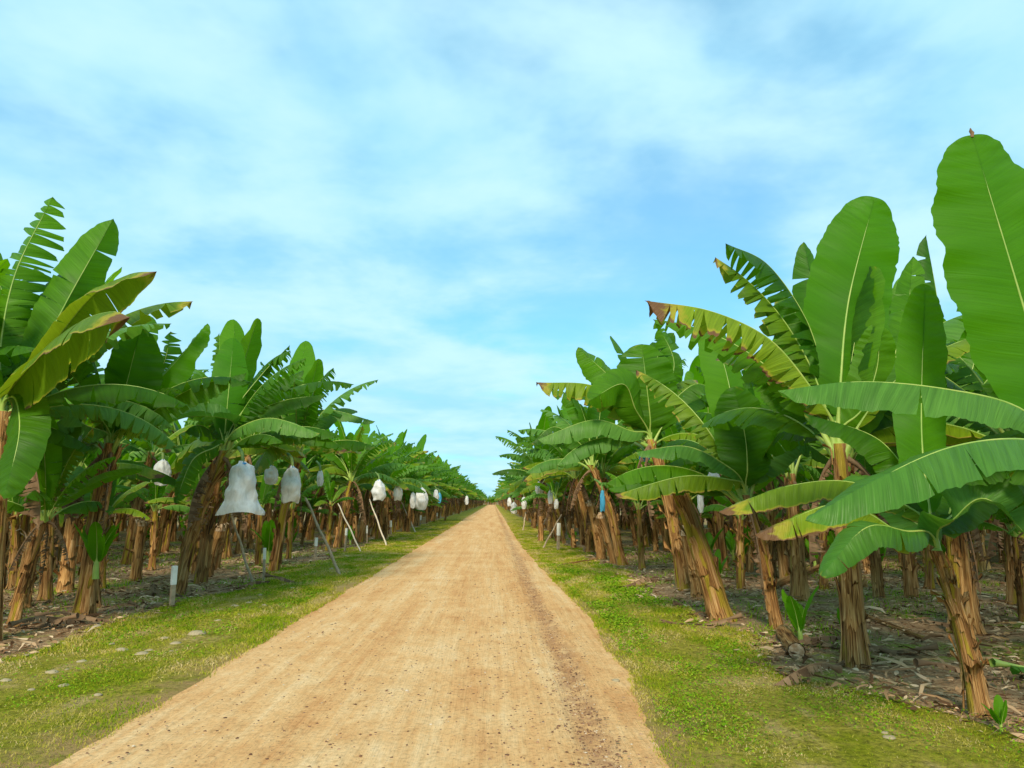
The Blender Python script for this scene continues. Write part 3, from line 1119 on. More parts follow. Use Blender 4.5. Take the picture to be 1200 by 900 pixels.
v, f = pebbles(13000, road_x, 3.6, 40, 0.002, 0.013, 4)
tag(link('road_gravel', big_mesh('road_gravel', v, f, M['pebble'], True)), 'small dark pebbles scattered over the clay road', 'gravel', kind='stuff')
v, f = pebbles(5000, lambda n, y: np.clip(0.69 + NP.normal(0, 0.08, n), 0.35, 1.0), 3.6, 24, 0.002, 0.011)
tag(link('road_gravel', big_mesh('road_gravel', v, f, M['pebble'], True)), 'brown loose gravel lying along the rut', 'gravel', kind='stuff')


# ------------------------------------------------------------------ stones on the verge
def stone_mesh(seed):
    import bmesh
    bm = bmesh.new()
    bmesh.ops.create_icosphere(bm, subdivisions=2, radius=1)
    for v_ in bm.verts:
        n_ = noise.noise(v_.co * 1.1 + Vector((seed * 3.1, 0, 0)))
        v_.co *= 1 + 0.32 * n_
        v_.co.z = max(v_.co.z * 0.55, -0.15)
    me = bpy.data.meshes.new('stone')
    bm.to_mesh(me); bm.free()
    me.polygons.foreach_set('use_smooth', [True] * len(me.polygons))
    me.materials.append(M['stone'])
    return me


SM = [stone_mesh(i) for i in range(5)]


def stone(px, py, wpx, label, group=None):
    g = G(px, py)
    s = wpx / F_PX * g.y * 0.5
    o = link('stone', SM[R.randrange(5)], None, (g.x, g.y, 0.016))
    o.scale = (s, s * R.uniform(0.7, 1.0), s * R.uniform(0.7, 0.95)); o.rotation_euler = (0, 0, R.uniform(0, 6))
    tag(o, label, 'stone', group)


for px, py, w in ((143, 764, 14), (131, 757, 10), (175, 765, 11), (165, 769, 17), (96, 778, 12), (61, 791, 14), (75, 806, 12), (115, 817, 9), (230, 745, 20), (205, 757, 14),
                  (192, 750, 10), (255, 729, 9), (275, 712, 11), (292, 708, 8), (310, 711, 9), (342, 691, 8), (305, 699, 7), (78, 787, 6), (30, 770, 7), (36, 811, 9), (200, 766, 8), (388, 668, 8), (280, 722, 6)):
    stone(px, py, w, 'pale rounded stone lying in the grass of the stony verge', 'stones in the verge grass')
stone(6, 801, 14, 'purplish brown stone at the grass edge near the litter')
stone(722, 620 + 180, 10, 'pale stone half sunk in the verge beside the rut')
stone(1042, 868, 15, 'cream stone in the clover near the small leaning banana plant')
stone(1037, 862, 10, 'smaller cream stone touching another in the clover')

# ------------------------------------------------------------------ named banana plants beside the stony verge (left)
hero_plant((-14, 752), (2, 482), 'tall banana plant with shredded upright leaf and brown-tipped hanging leaf', [
    L_([(0, 410, .1), (18, 320, .2), (62, 230, .3)], 1.0, 'cam', .3, 1.1, rib=.02, curl=.5),
    L_([(42, 420, .1), (88, 335, .2), (133, 256, .3)], .85, Vector((0.5, -1, .3)), .55, .14, asym=.2, curl=.3),
    L_([(45, 425, -.1), (105, 350, -.2), (150, 322, -.3), (184, 318, -.4)], 1.05, Vector((0, .6, 1)), .95, .07, m='leaf_old', curl=.3),
    L_([(35, 430, -.5), (90, 380, -.9), (130, 365, -1.1), (153, 372, -1.2)], 1.3, Vector((0, .6, 1)), 1.0, .14, m='leaf_worn', curl=.4),
    L_([(-30, 420, -.4), (-30, 350, -.6), (-18, 290, -.7)], .5, 'cam', .2, .05, m='leaf_bright'),
    L_([(18, 468, -.4), (22, 510, -.9), (4, 585, -1.1)], .62, 'cam', .3, .05, m='leaf'),
    L_([(30, 455, .3), (60, 450, .5), (98, 500, .6)], .6, 'up', .5, .3, m='leaf_pale'),
    L_([(-30, 440, .3), (-70, 400, .5), (-120, 420, .6)], .7, 'up', .4, .3),
], r0=.15, r1=.1, seed=3, fill=(('up', 80, 1.0), ('mid', 120, 1.0), ('dead', 20, 1.0), ('dead', 250, 1.0), ('mid', 200, .9)))

hero_plant((97, 722), (130, 520), 'thick-stemmed banana plant with broad upright leaves and a green sucker at its foot', [
    L_([(140, 480, -.1), (152, 435, -.2), (165, 383, -.3)], .95, 'cam', .25, .05, curl=.1, pet=.12),
    L_([(158, 470, .2), (190, 430, .3), (200, 388, .3)], .7, 'cam', .4, .9),
    L_([(158, 475, .1), (205, 425, .1), (243, 379, .1)], .62, Vector((-.5, -1, .4)), .35, .03, m='leaf_bright'),
    L_([(112, 470, .5), (92, 430, 1.1), (85, 395, 1.5)], .7, 'cam', .3, .2),
    L_([(170, 488, 0), (225, 455, 0), (289, 437, 0)], .62, Vector((-.2, -.7, 1)), .5, .25, curl=.4),
    L_([(105, 500, -.2), (75, 490, -.5), (42, 520, -.7)], .6, 'up', .5, .2, m='leaf_pale'),
    L_([(110, 480, -.3), (85, 440, -.6), (60, 430, -.9), (48, 460, -1.1)], .65, 'up', .5, .3),
    L_([(150, 500, -.4), (185, 500, -.8), (200, 530, -1)], .5, 'up', .6, .4, m='leaf_old'),
], r0=.17, r1=.125, seed=4, stem='stem_green', sheaths=16, fill=(('mid', 60, .9), ('up', 100, .9), ('dead', 300, .8), ('dead', 200, .8), ('mid', 330, .7)))

hero_plant((54, 703), (55, 565), 'slim dark-stemmed banana plant with one pale leaf hanging in front', [
    L_([(48, 535, -.1), (38, 505, -.2), (24, 478, -.3)], .75, 'cam', .2, .05, m='leaf_bright'),
    L_([(63, 535, -.2), (68, 505, -.3), (72, 478, -.3)], .75, 'cam', .1, .03, m='leaf_bright'),
    L_([(68, 562, -.3), (80, 567, -.6), (92, 604, -.8)], .62, 'cam', .15, .12, m='leaf_pale'),
    L_([(36, 545, -.2), (15, 530, -.3), (-10, 560, -.4)], .5, 'up', .5, .2),
    L_([(66, 575, -.2), (68, 592, -.3), (70, 620, -.3)], .35, Vector((-1, -.6, 0)), .4, .1, m='leaf_old'),
], r0=.13, r1=.09, seed=5, fill=(('mid', 90, .7), ('mid', 160, .7)))

hero_plant((207, 697), (262, 528), 'leaning banana plant with yellow-green stem and white-bagged bunch', [
    L_([(275, 500, 0), (262, 490, -.2), (215, 490, -.4), (163, 516, -.6)], .55, Vector((0, -.6, 1)), .45, .18, m='leaf_pale'),
    L_([(282, 500, -.2), (320, 490, -.4), (375, 508, -.6)], .55, Vector((0, -.6, 1)), .45, .2, m='leaf_pale'),
    L_([(278, 490, .2), (310, 455, .3), (356, 434, .3)], .62, Vector((-.2, -.8, .8)), .35, .3),
    L_([(275, 480, .3), (310, 435, .5), (340, 404, .6)], .45, 'cam', .9, .7),
    L_([(280, 492, .3), (330, 470, .4), (382, 462, .5)], .6, Vector((0, -.5, 1)), .5, .15),
    L_([(252, 490, .1), (235, 455, .2), (215, 430, .2)], .6, 'cam', .3, .3),
    L_([(262, 470, .4), (258, 430, .5), (257, 390, .5)], .42, Vector((1, -.4, .2)), .9, 1.0),
    L_([(250, 525, -.2), (225, 540, -.4), (205, 590, -.5)], .45, 'cam', .4, .3),
], r0=.15, r1=.115, seed=6, stem='stem_green', sheaths=16, fill=(('mid', 80, .9), ('low', 330, .7), ('dead', 200, 1.0), ('dead', 340, .8)))

hero_plant((250, 668), (292, 530), 'banana plant with long yellow and brown fringed leaf drooping over bags', [
    L_([(312, 505, -1.0), (352, 506, -1.7), (408, 528, -2.0)], .75, Vector((0, .2, 1)), 1.15, .6, m='leaf_worn'),
    L_([(320, 495, 0), (380, 480, 0), (440, 494, 0)], .6, Vector((0, -.5, 1)), .5, .15, m='leaf_pale'),
    L_([(315, 500, .2), (350, 465, .3), (380, 455, .3)], .6, Vector((-.2, -.8, .8)), .4, .2),
    L_([(305, 490, .2), (325, 450, .2), (350, 440, .3)], .6, 'cam', .4, .3),
], r0=.15, r1=.1, seed=7, fill=(('mid', 90, .95), ('up', 120, .8), ('mid', 180, .8), ('dead', 300, 1.0), ('low', 20, .7)))

hero_plant((182, 652), (212, 535), 'slender leaning banana plant behind the yellow-green leaning stem', [
    L_([(205, 500), (190, 470, .1), (170, 465, .2)], .6, 'up', .5, .2),
], r0=.14, r1=.09, seed=8, fill=(('mid', 20, .8), ('mid', 140, .9), ('low', 260, .7), ('up', 60, .85), ('mid', 210, .8), ('dead', 290, .9)))

hero_plant((148, 662), (178, 530), 'dark-stemmed banana plant between two peeled stumps', [], r0=.15, r1=.1, seed=9,
           fill=(('mid', 30, .8), ('mid', 150, .8), ('low', 280, .7), ('up', 70, .85), ('mid', 220, .75), ('dead', 340, .9)))

# ------------------------------------------------------------------ named banana plants beside the rutted edge (right)
hero_plant((1150, 840), (1098, 645), 'small banana plant on a leaning bent stem at the clover edge', [
    L_([(1090, 600, 0), (1080, 500, .1), (1084, 333, .2)], .43, 'cam', .08, .0, m='leaf_bright', rib=.015, pet=.2, curl=0.05, blunt=4.0),
    L_([(1062, 628, -.1), (985, 590, -.2), (884, 627, -.3)], .38, Vector((0, -.7, 1)), .6, .2, m='leaf_worn', rib=.013),
    L_([(1062, 622, -.2), (1015, 618, -.4), (962, 675, -.5)], .36, Vector((0, -.8, 1)), .4, .1, m='leaf_pale', rib=.013),
    L_([(1115, 612, -.2), (1155, 585, -.4), (1215, 640, -.5)], .46, Vector((0, -.8, 1)), .4, .05, m='leaf_pale', rib=.013),
    L_([(1075, 600, .1), (1000, 565, .2), (920, 570, .1), (842, 600, .0)], .36, Vector((0, -.5, 1)), .5, .1, m='leaf_worn', rib=.012),
    L_([(1078, 580, .2), (1030, 515, .3), (942, 484, .4)], .42, Vector((-.1, -.5, 1)), .5, .08, rib=.013),
    L_([(1120, 600, .2), (1170, 560, .4), (1240, 580, .5)], .42, Vector((0, -.6, 1)), .4, .1, rib=.013),
    L_([(1070, 610, .1), (1020, 560, .2), (960, 600, .2)], .4, Vector((0, -.8, 1)), .35, .1, m='leaf_pale', rib=.012),
    L_([(1110, 610, .2), (1135, 540, .4), (1210, 500, .6)], .42, Vector((-.3, -.8, .7)), .3, .1, rib=.013),
], r0=.095, r1=.06, seed=21, sheaths=9, fill=())

hero_plant((1300, 850), (1262, 560), 'banana plant with one giant upright glossy leaf towering over the rest', [
    L_([(1232, 470, .1), (1188, 320, .1), (1139, 158, .1)], .98, 'cam', .06, .0, m='leaf_bright', rib=.02, curl=.05, blunt=3.6, tip=1),
    L_([(1195, 478, -.1), (1105, 455, -.2), (1005, 447, -.2), (911, 458, -.3)], .50, Vector((0, -.45, 1)), .55, .06, m='leaf_pale', rib=.014, blunt=3.0),
    L_([(1205, 515, -.5), (1120, 522, -.8), (1030, 560, -1.0), (943, 610, -1.1)], .48, Vector((0, -.5, 1)), .42, .05, m='leaf_pale', rib=.014),
    L_([(1300, 480, .3), (1350, 400, .5), (1430, 380, .8)], .7, 'up', .4, .1),
    L_([(1215, 540, .2), (1170, 530, .3), (1120, 560, .3)], .5, 'up', .5, .1),
], r0=.14, r1=.09, seed=22, d=5.3, autofill=False, fill=(('mid', 60, .8), ('mid', 330, .9), ('low', 300, .7)))

hero_plant((1003, 781), (983, 520), 'banana plant on a straight yellowish stem with broad upright leaf above', [
    L_([(985, 450, 0), (995, 350, .1), (1025, 231, .1)], .92, 'cam', .07, .0, m='leaf_bright', rib=.022, curl=.05, blunt=4.0),
    L_([(968, 450, .1), (945, 375, .1), (900, 310, .1), (850, 285, .0)], .85, Vector((.3, .2, 1)), .9, .85, curl=.2, blunt=4.5),
    L_([(958, 465, -.1), (905, 400, -.2), (835, 365, -.4), (755, 352, -.5)], .72, Vector((0, -.3, 1)), .75, .6, m='leaf_worn', curl=.3, blunt=3.2),
    L_([(975, 430, .9), (955, 350, 1.3), (942, 283, 1.4)], .6, 'cam', .35, .05),
    L_([(1010, 480, -.1), (1028, 430, -.1), (1030, 380, -.1)], .52, 'cam', .1, .0, m='leaf_bright', blunt=3.6),
    L_([(1020, 480, .6), (1060, 380, 1.0), (1070, 300, 1.2)], .6, Vector((-.6, -1, .3)), .3, .2),
    L_([(950, 480, .5), (900, 440, .8), (870, 450, 1.0)], .65, 'up', .5, .2),
    L_([(1010, 500, .4), (1060, 430, .8), (1120, 400, 1.2)], .7, Vector((0, -.6, 1)), .4, .3),
], r0=.155, r1=.10, seed=23, stem='stem_green', sheaths=7, fill=(('up', 70, .9), ('mid', 20, .9), ('mid', 120, .9), ('mid', 60, .9), ('rag', 90, 1.0), ('up', 30, .85), ('mid', 160, 1.0), ('dead', 350, .8)))

hero_plant((911, 737), (874, 580), 'banana plant on a thin leaning stem with scalloped upright leaf', [
    L_([(876, 550, -.1), (873, 510, -.1), (860, 453, -.1)], .78, 'cam', .12, .02, m='leaf', curl=.1, rib=.016),
    L_([(856, 562, -.2), (800, 558, -.4), (720, 580, -.5)], .44, Vector((0, -.4, 1)), .7, .22, m='leaf_old'),
    L_([(855, 548, -.1), (805, 523, -.2), (743, 530, -.2)], .42, Vector((0, -.3, 1)), .6, .05, m='leaf_pale'),
    L_([(895, 545, .1), (930, 515, .2), (975, 540, .3)], .5, Vector((0, -.6, 1)), .4, .1, m='leaf_pale'),
    L_([(880, 540, .4), (905, 490, .6), (930, 460, .8)], .6, 'cam', .3, .1),
    L_([(890, 555, .4), (925, 500, .6), (900, 440, .8)], .6, 'cam', .4, .1),
], r0=.11, r1=.07, seed=24, sheaths=8, fill=(('mid', 60, .75), ('up', 100, .7), ('low', 150, .6)))

hero_plant((1132, 742), (1112, 560), 'thick brown-stemmed banana plant right behind the small leaning one', [
    L_([(1100, 480, .3), (1070, 400, .5), (1060, 320, .6)], .7, 'cam', .3, .1),
    L_([(1110, 470, .6), (1100, 360, .9), (1085, 275, 1.0)], .62, Vector((.5, -1, .2)), .5, .3),
    L_([(1130, 470, .2), (1150, 400, .3), (1180, 340, .4)], .7, 'cam', .3, .6),
    L_([(1100, 500, .1), (1085, 440, .2), (1120, 375, .3)], .6, Vector((-.4, -1, .4)), .4, .15, m='leaf_pale'),
    L_([(1085, 530, -.2), (1060, 500, -.4), (1045, 560, -.6)], .6, 'cam', .2, .1),
], r0=.22, r1=.13, seed=25, fill=(('mid', 10, .95), ('mid', 80, .95), ('mid', 150, .9), ('up', 110, 1.1), ('rag', 60, 1.05), ('up', 170, 1.0), ('rag', 130, 1.05), ('mid', 220, .9), ('dead', 260, .9)))

hero_plant((938, 703), (926, 555), 'stout brown banana plant between thin leaning stem and yellowish stem', [
    L_([(905, 500, .1), (890, 440, .2), (870, 400, .3)], .7, 'cam', .4, .3),
    L_([(930, 480, .2), (940, 400, .3), (915, 340, .4)], .7, 'cam', .3, .15),
], r0=.19, r1=.12, seed=26, fill=(('mid', 30, .95), ('mid', 100, .95), ('mid', 190, .85), ('up', 80, 1.05), ('rag', 150, 1.0), ('up', 140, 1.0), ('mid', 60, 1.1), ('rag', 20, 1.0), ('low', 240, .7), ('dead', 300, .9)))

hero_plant((803, 692), (762, 515), 'banana plant with a very broad dark upright leaf behind the cut leaning trunk', [
    L_([(762, 490, -.1), (757, 445, -.2), (752, 403, -.2)], 1.25, 'cam', .15, .12, pet=.1, curl=.1, rib=.02),
    L_([(745, 480, .1), (718, 445, .1), (677, 407, .1)], .75, Vector((.2, -1, .4)), .4, .05),
    L_([(740, 485, 0), (695, 452, 0), (628, 448, -.1)], .8, Vector((0, -.4, 1)), .7, .5, m='leaf_old'),
    L_([(775, 470, .2), (790, 425, .3), (768, 375, .4)], .6, 'cam', .4, .5),
    L_([(740, 505, -.2), (695, 492, -.4), (630, 515, -.5)], .66, Vector((0, -.3, 1)), .75, .12, m='leaf_pale'),
    L_([(780, 480, .1), (815, 450, .2), (850, 465, .3)], .75, 'up', .5, .2),
    L_([(745, 480, -.3), (730, 450, -.6), (690, 470, -.9)], .8, 'cam', .45, .1),
    L_([(765, 480, .4), (770, 420, .6), (790, 390, .8)], .7, 'cam', .3, .1),
], r0=.15, r1=.10, seed=27, fill=(('mid', 40, .9), ('mid', 0, .9), ('low', 320, .7), ('up', 80, .9), ('dead', 230, 1.0)))

hero_plant((729, 662), (694, 545), 'banana plant with yellow-green stem leaning over two orange stumps', [
    L_([(680, 520, -.1), (650, 500, -.2), (622, 520, -.3)], .7, Vector((0, -.4, 1)), .6, .3),
    L_([(690, 510, 0), (675, 470, 0), (645, 455, 0)], .75, Vector((.3, -.8, .6)), .4, .3),
    L_([(700, 510, 0), (705, 460, 0), (700, 430, 0)], .8, 'cam', .3, .2),
], r0=.16, r1=.11, seed=28, stem='stem_green', fill=(('mid', 20, .95), ('mid', 90, .95), ('mid', 300, .8), ('low', 160, .8), ('up', 60, .9), ('dead', 200, 1.0)))

hero_plant((1192, 708), (1182, 560), 'banana plant on a ragged brown stem deep behind the fallen leaf', [], r0=.18, r1=.12, seed=29,
           fill=(('mid', 30, .95), ('mid', 110, .95), ('mid', 190, .95), ('up', 80, 1.0), ('rag', 230, .9), ('mid', 290, .8), ('dead', 270, .9)))


# ------------------------------------------------------------------ half-grown plants whose bright leaves fill the space under the crowns
for k, (bp, tp, lab) in enumerate((
        ((118, 690), (122, 600), 'half-grown banana plant with bright leaves behind the thick-stemmed plant'),
        ((15, 690), (18, 598), 'half-grown banana plant with bright leaves behind the leaning orange-brown stump'),
        ((178, 668), (182, 592), 'half-grown banana plant with bright leaves beside the stump with peeled top'),
        ((228, 672), (234, 590), 'half-grown banana plant with bright leaves behind the leaning yellow-green stem'),
        ((302, 662), (306, 592), 'half-grown banana plant with bright leaves under the rounded white bag'),
        ((338, 655), (343, 590), 'half-grown banana plant with bright leaves behind the dark bamboo prop'),
        ((384, 645), (388, 588), 'half-grown banana plant with bright leaves behind the first pale bamboo prop'),
        ((752, 668), (748, 590), 'half-grown banana plant with bright leaves behind the orange stumps'),
        ((868, 690), (868, 600), 'half-grown banana plant with bright leaves between the golden cut trunk and the thin leaning stem'),
        ((965, 690), (965, 590), 'half-grown banana plant with bright leaves between the stout brown and the yellowish stem'),
        ((1090, 690), (1092, 590), 'half-grown banana plant with bright leaves behind the thick brown stem'))):
    rk = random.Random(k + 400)
    a0 = rk.uniform(0, 360)
    hero_plant(bp, tp, lab, [], False, .10, .07, seed=200 + k, stem='stem_green', sheaths=3,
               fill=[(q, a0 + 137 * i, rk.uniform(.42, .58)) for i, q in enumerate(('up', 'mid', 'mid', 'up', 'low', 'mid', 'low'))])

# ------------------------------------------------------------------ cut stumps
def stump(base_px, top_px, label, r0, r1, seed, material='stem_dry', topdd=0.0):
    b = G(*base_px)
    top = P(top_px[0], top_px[1], b.y + topdd) - b
    root = link('banana_stump', None, None, b)
    tag(root, label, 'stump')
    root.empty_display_size = 0.2
    ATTACH.append((b.x, b.y, 0.5))
    hero_stem(root, top, r0 * 0.8, r1 * 0.8, seed, material, 12, 0.03, True)
    # ragged fibres at the cut
    rr = random.Random(seed)
    mb = MB()
    for k in range(14):
        a = rr.uniform(0, 6.28)
        p0 = top + Vector((math.cos(a), math.sin(a), 0)) * r1 * 0.9 + Vector((0, 0, -0.08))
        out = Vector((math.cos(a), math.sin(a), 0)); tg = Vector((-math.sin(a), math.cos(a), 0)) * rr.uniform(.015, .04)
        h, bend = rr.uniform(0.08, 0.2), rr.uniform(-0.02, 0.10)
        q = [p0, p0 + Vector((0, 0, h * .6)) + out * bend * .3, p0 + Vector((0, 0, h)) + out * bend, p0 + Vector((0, 0, h * 0.85)) + out * bend * 1.8]
        mb.grid([[x_ - tg * (1 - i * .22), x_ + tg * (1 - i * .22)] for i, x_ in enumerate(q)], [[(0, i / 3), (1, i / 3)] for i in range(4)])
    link('torn_fibres', mb.mesh('torn_fibres', [M['cut']]), root)
    return root


stump((24, 712), (41, 628), 'leaning orange-brown stump with frayed top by the slim dark stem', .14, .12, 31)
stump((158, 680), (167, 612), 'upright stump with pale peeled top by the thick-stemmed plant', .13, .11, 32)
stump((76, 694), (86, 602), 'brown stump standing between the slim dark stem and the thick-stemmed plant', .16, .13, 33)
stump((-2, 690), (4, 600), 'tan stump behind the tall plant with the shredded leaf', .15, .12, 34)
stump((40, 655), (44, 590), 'grey-brown stump deep behind the slim dark stem', .16, .13, 39)
stump((241, 676), (258, 618), 'short stump touching the leaning yellow-green stem', .14, .12, 35)
stump((112, 712), (108, 640), 'narrow dark stump growing against the thick-stemmed plant', .10, .085, 41)
stump((846, 727), (796, 574), 'big golden-brown cut trunk leaning toward the road', .20, .135, 36, 'stem_green')
stump((822, 702), (806, 622), 'broad orange stump leaning against the golden cut trunk', .17, .15, 37)
stump((706, 655), (692, 590), 'orange stump below the yellow-green stem over the rutted edge', .16, .14, 38)
stump((722, 660), (704, 604), 'short split stump leaning beside an orange stump', .16, .13, 42)
stump((1128, 736), (1138, 640), 'ragged stump pressed against the thick brown stem', .13, .11, 43)
stump((1030, 700), (1022, 620), 'slim stump behind the straight yellowish stem', .11, .1, 44)
stump((1068, 700), (1062, 618), 'grey-brown stump between the yellowish stem and the thick brown stem', .13, .12, 45)


# ------------------------------------------------------------------ rows of plants to the horizon
def clear(x, y, r=0.0):
    return all((x - a) ** 2 + (y - b) ** 2 > (c + r) ** 2 for a, b, c in ATTACH)


spots = []
for side in (-1, 1):
    for row in range(9):
        x0 = (-5.45 - 2.45 * row) if side < 0 else (3.45 + 2.45 * row)
        y = 4.0 + R.uniform(0, 2)
        ymax = 400 if row < 2 else 200 if row < 3 else (75 if row < 5 else 50)
        while y < ymax:
            x = x0 + R.gauss(0, 0.28)
            yy = y + R.gauss(0, 0.3)
            y += 2.25
            if row == 0 and ((side < 0 and yy < 14.5) or (side > 0 and yy < 20.5)):
                continue
            if yy < 6.5 and row < 2:
                continue
            px, _ = to_px((x, yy, 1.5))
            if yy < 100 and not (-260 < px < 1460):
                continue
            if not clear(x, yy):
                continue
            spots.append((math.hypot(x, yy) * (1 + 0.22 * row), side, row, x, yy, 1.0))
            if yy < 70 and R.random() < (0.95 if yy < 28 and row > 0 else 0.5):      # a young follower plant in the same mat
                a = R.uniform(0, 6.28); d_ = R.uniform(0.7, 1.1)
                xq, yq = x + math.cos(a) * d_, yy + math.sin(a) * d_
                if clear(xq, yq, -0.3) and yq > 7:
                    spots.append((math.hypot(xq, yq) * (1.05 + 0.22 * row), side, row, xq, yq, R.uniform(0.45, 0.68)))
spots.sort()
SIDE = {-1: 'stony', 1: 'rutted'}


def plant_label(side, row, young):
    where = 'the stony verge' if side < 0 else 'the rutted road edge'
    if young < 1:
        return ('short young banana plant growing at a front row stem along ' if row == 0 else 'short young banana plant in the shaded rows behind ') + where, \
            ('young front row plants along ' if row == 0 else 'young inner row plants behind ') + where
    if row == 0:
        return 'banana plant with arching torn leaves in the front row along ' + where, 'front row plants along ' + where
    return 'banana plant standing in the shaded rows behind the front row along ' + where, 'inner row plants behind ' + where


def archetype(seed):
    r = random.Random(seed)
    si = r.randrange(len(STEM_POOL))
    top = STEM_POOL[si][1]
    lv = []
    az = r.uniform(0, 6.28)
    for kind, n in (('up', r.randint(2, 3)), ('mid', r.randint(5, 7)), ('low', r.randint(3, 5)), ('rag', r.randint(1, 2)), ('dead', r.randint(1, 3))):
        for _ in range(n):
            az += 2.4 + r.uniform(-.25, .25)
            lv.append((kind, az, r.uniform(0.85, 1.05), r.randrange(12)))
    return si, top, lv


ARCH = [archetype(900 + i) for i in range(12)]


def whole_mesh(arch, lod):
    """whole plant in one mesh for plants too far to show their parts"""
    si, top, lv = arch
    mats = [M['stem'], M['rib'], M['sheath'], M['leaf'], M['leaf_bright'], M['leaf_old'], M['leaf_pale'], M['dead']]
    idx = {'leaf': 3, 'leaf_bright': 4, 'leaf_old': 5, 'leaf_pale': 6, 'dead': 7}
    mb = MB()
    if lod == 1:
        mb.add(STEM_POOL[si][2])
    else:
        mb.tube([Vector((0, 0, 0)), top * 0.5, top], [.15, .11, .08], 6, 0)
    for kind, az, sc, k in lv:
        lst = POOL_PARTS[(kind, lod)]
        lam, rb, mn = lst[k % len(lst)]
        mtx = Matrix.Translation(top + Vector((math.cos(az) * .05, math.sin(az) * .05, -.06))) @ Matrix.Rotation(az, 4, 'Z') @ Matrix.Scale(sc, 4)
        mb.add(lam, mtx, idx[mn])
        if lod == 1:
            mb.add(rb, mtx, 1 if kind != 'dead' else 7)
    return mb, mats


FAR_MESH = []
for a in ARCH:
    mb, mats = whole_mesh(a, 1)
    FAR_MESH.append(mb.mesh('banana_plant', mats))
LOW_MB = [whole_mesh(a, 2) for a in ARCH]

N_HERO = 28
N_PARTS, N_ALL = 170, 300 - N_HERO
stumps_made = 0
sucker_spots, stuff_list = [], []
for i, (_, side, row, x, y, young) in enumerate(spots):
    rr = random.Random(3000 + i)
    sc = rr.uniform(0.92, 1.10) * (1.06 if row == 0 else (1.12 if side > 0 and y < 26 else 1.04)) * young
    if x > 0 and y < 11:
        sc *= 0.80
    # stems lean toward the light over the road
    lean_az = (0 if side < 0 else math.pi) + rr.gauss(0, 0.9)
    lab, grp = plant_label(side, row, young)
    if i < N_PARTS:
        si, top, lv = ARCH[rr.randrange(12)]
        root = link('banana_plant', None, None, (x, y, 0))
        root.empty_display_size = 0.2
        root.rotation_euler = (0, 0, lean_az); root.scale = (sc,) * 3
        tag(root, lab, 'banana plant', grp)
        link('pseudostem', STEM_POOL[si][0], root)
        for kind, az, s_, k in lv:
            if row >= 2 and rr.random() < 0.35:
                continue
            crown_leaf(root, top, kind, az, s_, False, rr, 0.14, k)
    elif i < N_ALL:
        root = link('banana_plant', FAR_MESH[rr.randrange(12)], None, (x, y, 0))
        root.rotation_euler = (0, 0, lean_az); root.scale = (sc,) * 3
        tag(root, lab, 'banana plant', grp)
    else:
        stuff_list.append((x, y, lean_az, sc, rr.randrange(12), 1 if y < 52 and row < 2 else 2))
    ATTACH.append((x, y, 0.0))
    # mats: an old cut stem stands beside most plants
    if y < 60 and young == 1.0 and stumps_made < 190 and rr.random() < 0.8:
        for _ in range(rr.choice((1, 1, 2))):
            a = rr.uniform(0, 6.28); d_ = rr.uniform(0.35, 0.8)
            sx, sy = x + math.cos(a) * d_, y + math.sin(a) * d_
            if not clear(sx, sy, 0.12):
                continue
            me = STUMP_POOL[rr.randrange(len(STUMP_POOL))][0]
            o = link('banana_stump', me, None, (sx, sy, -0.01))
            o.rotation_euler = (rr.gauss(0, .05), rr.gauss(0, .05), rr.uniform(0, 6.28)); s2 = rr.uniform(.8, 1.1)
            o.scale = (s2, s2, s2 * rr.uniform(.85, 1.2))
            where = 'stony verge' if side < 0 else 'rutted road edge'
            tag(o, ('dry brown cut stump beside a front row plant on the ' if row == 0 else 'dry brown cut stump among the inner rows behind the ') + where, 'stump',
                ('front row stumps on the ' if row == 0 else 'inner row stumps behind the ') + where)
            stumps_made += 1
    if y < 30 and row < 4 and rr.random() < 0.75:
        sucker_spots.append((x + rr.uniform(-.7, .7), y + rr.uniform(-.7, .3), rr.uniform(.35, .85), side))

for row in range(9, 22):       # the plantation goes on behind
    for side in (-1, 1):
        x0 = (-5.45 - 2.45 * row) if side < 0 else (3.45 + 2.45 * row)
        y = abs(x0) * 1.25
        while y < 110:
            stuff_list.append((x0 + R.gauss(0, .3), y + R.gauss(0, .4), R.uniform(0, 6.28), R.uniform(.75, 1.08), R.randrange(12), 2))
            y += 3.6
MID_MB = [whole_mesh(a, 1)[0] for a in ARCH]
for side in (-1, 1):
    mb = MB()
    mats = LOW_MB[0][1]
    for x, y, az, sc, k, lod in stuff_list:
        if (x < 0) == (side < 0):
            mb.add(MID_MB[k] if lod == 1 else LOW_MB[k][0], Matrix.Translation((x, y, 0)) @ Matrix.Rotation(az, 4, 'Z') @ Matrix.Scale(sc, 4))
    if side > 0:   # the row that closes the end of the road
        for q in range(150):
            rr = random.Random(q)
            mb.add(LOW_MB[q % 12][0], Matrix.Translation((-40 + q * 2.0 if q < 40 else rr.uniform(-14, 12), 418 + rr.uniform(-8, 8), 0)) @ Matrix.Rotation(rr.uniform(0, 6), 4, 'Z') @ Matrix.Scale(1.1 if q < 40 else rr.uniform(0.35, 0.9), 4))
    if mb.v:
        tag(link('far_plantation', mb.mesh('far_plantation', mats)), 'far rows of banana plants merging into one mass on the ' + ('stony verge side' if side < 0 else 'rutted edge side'), 'plantation', kind='stuff')

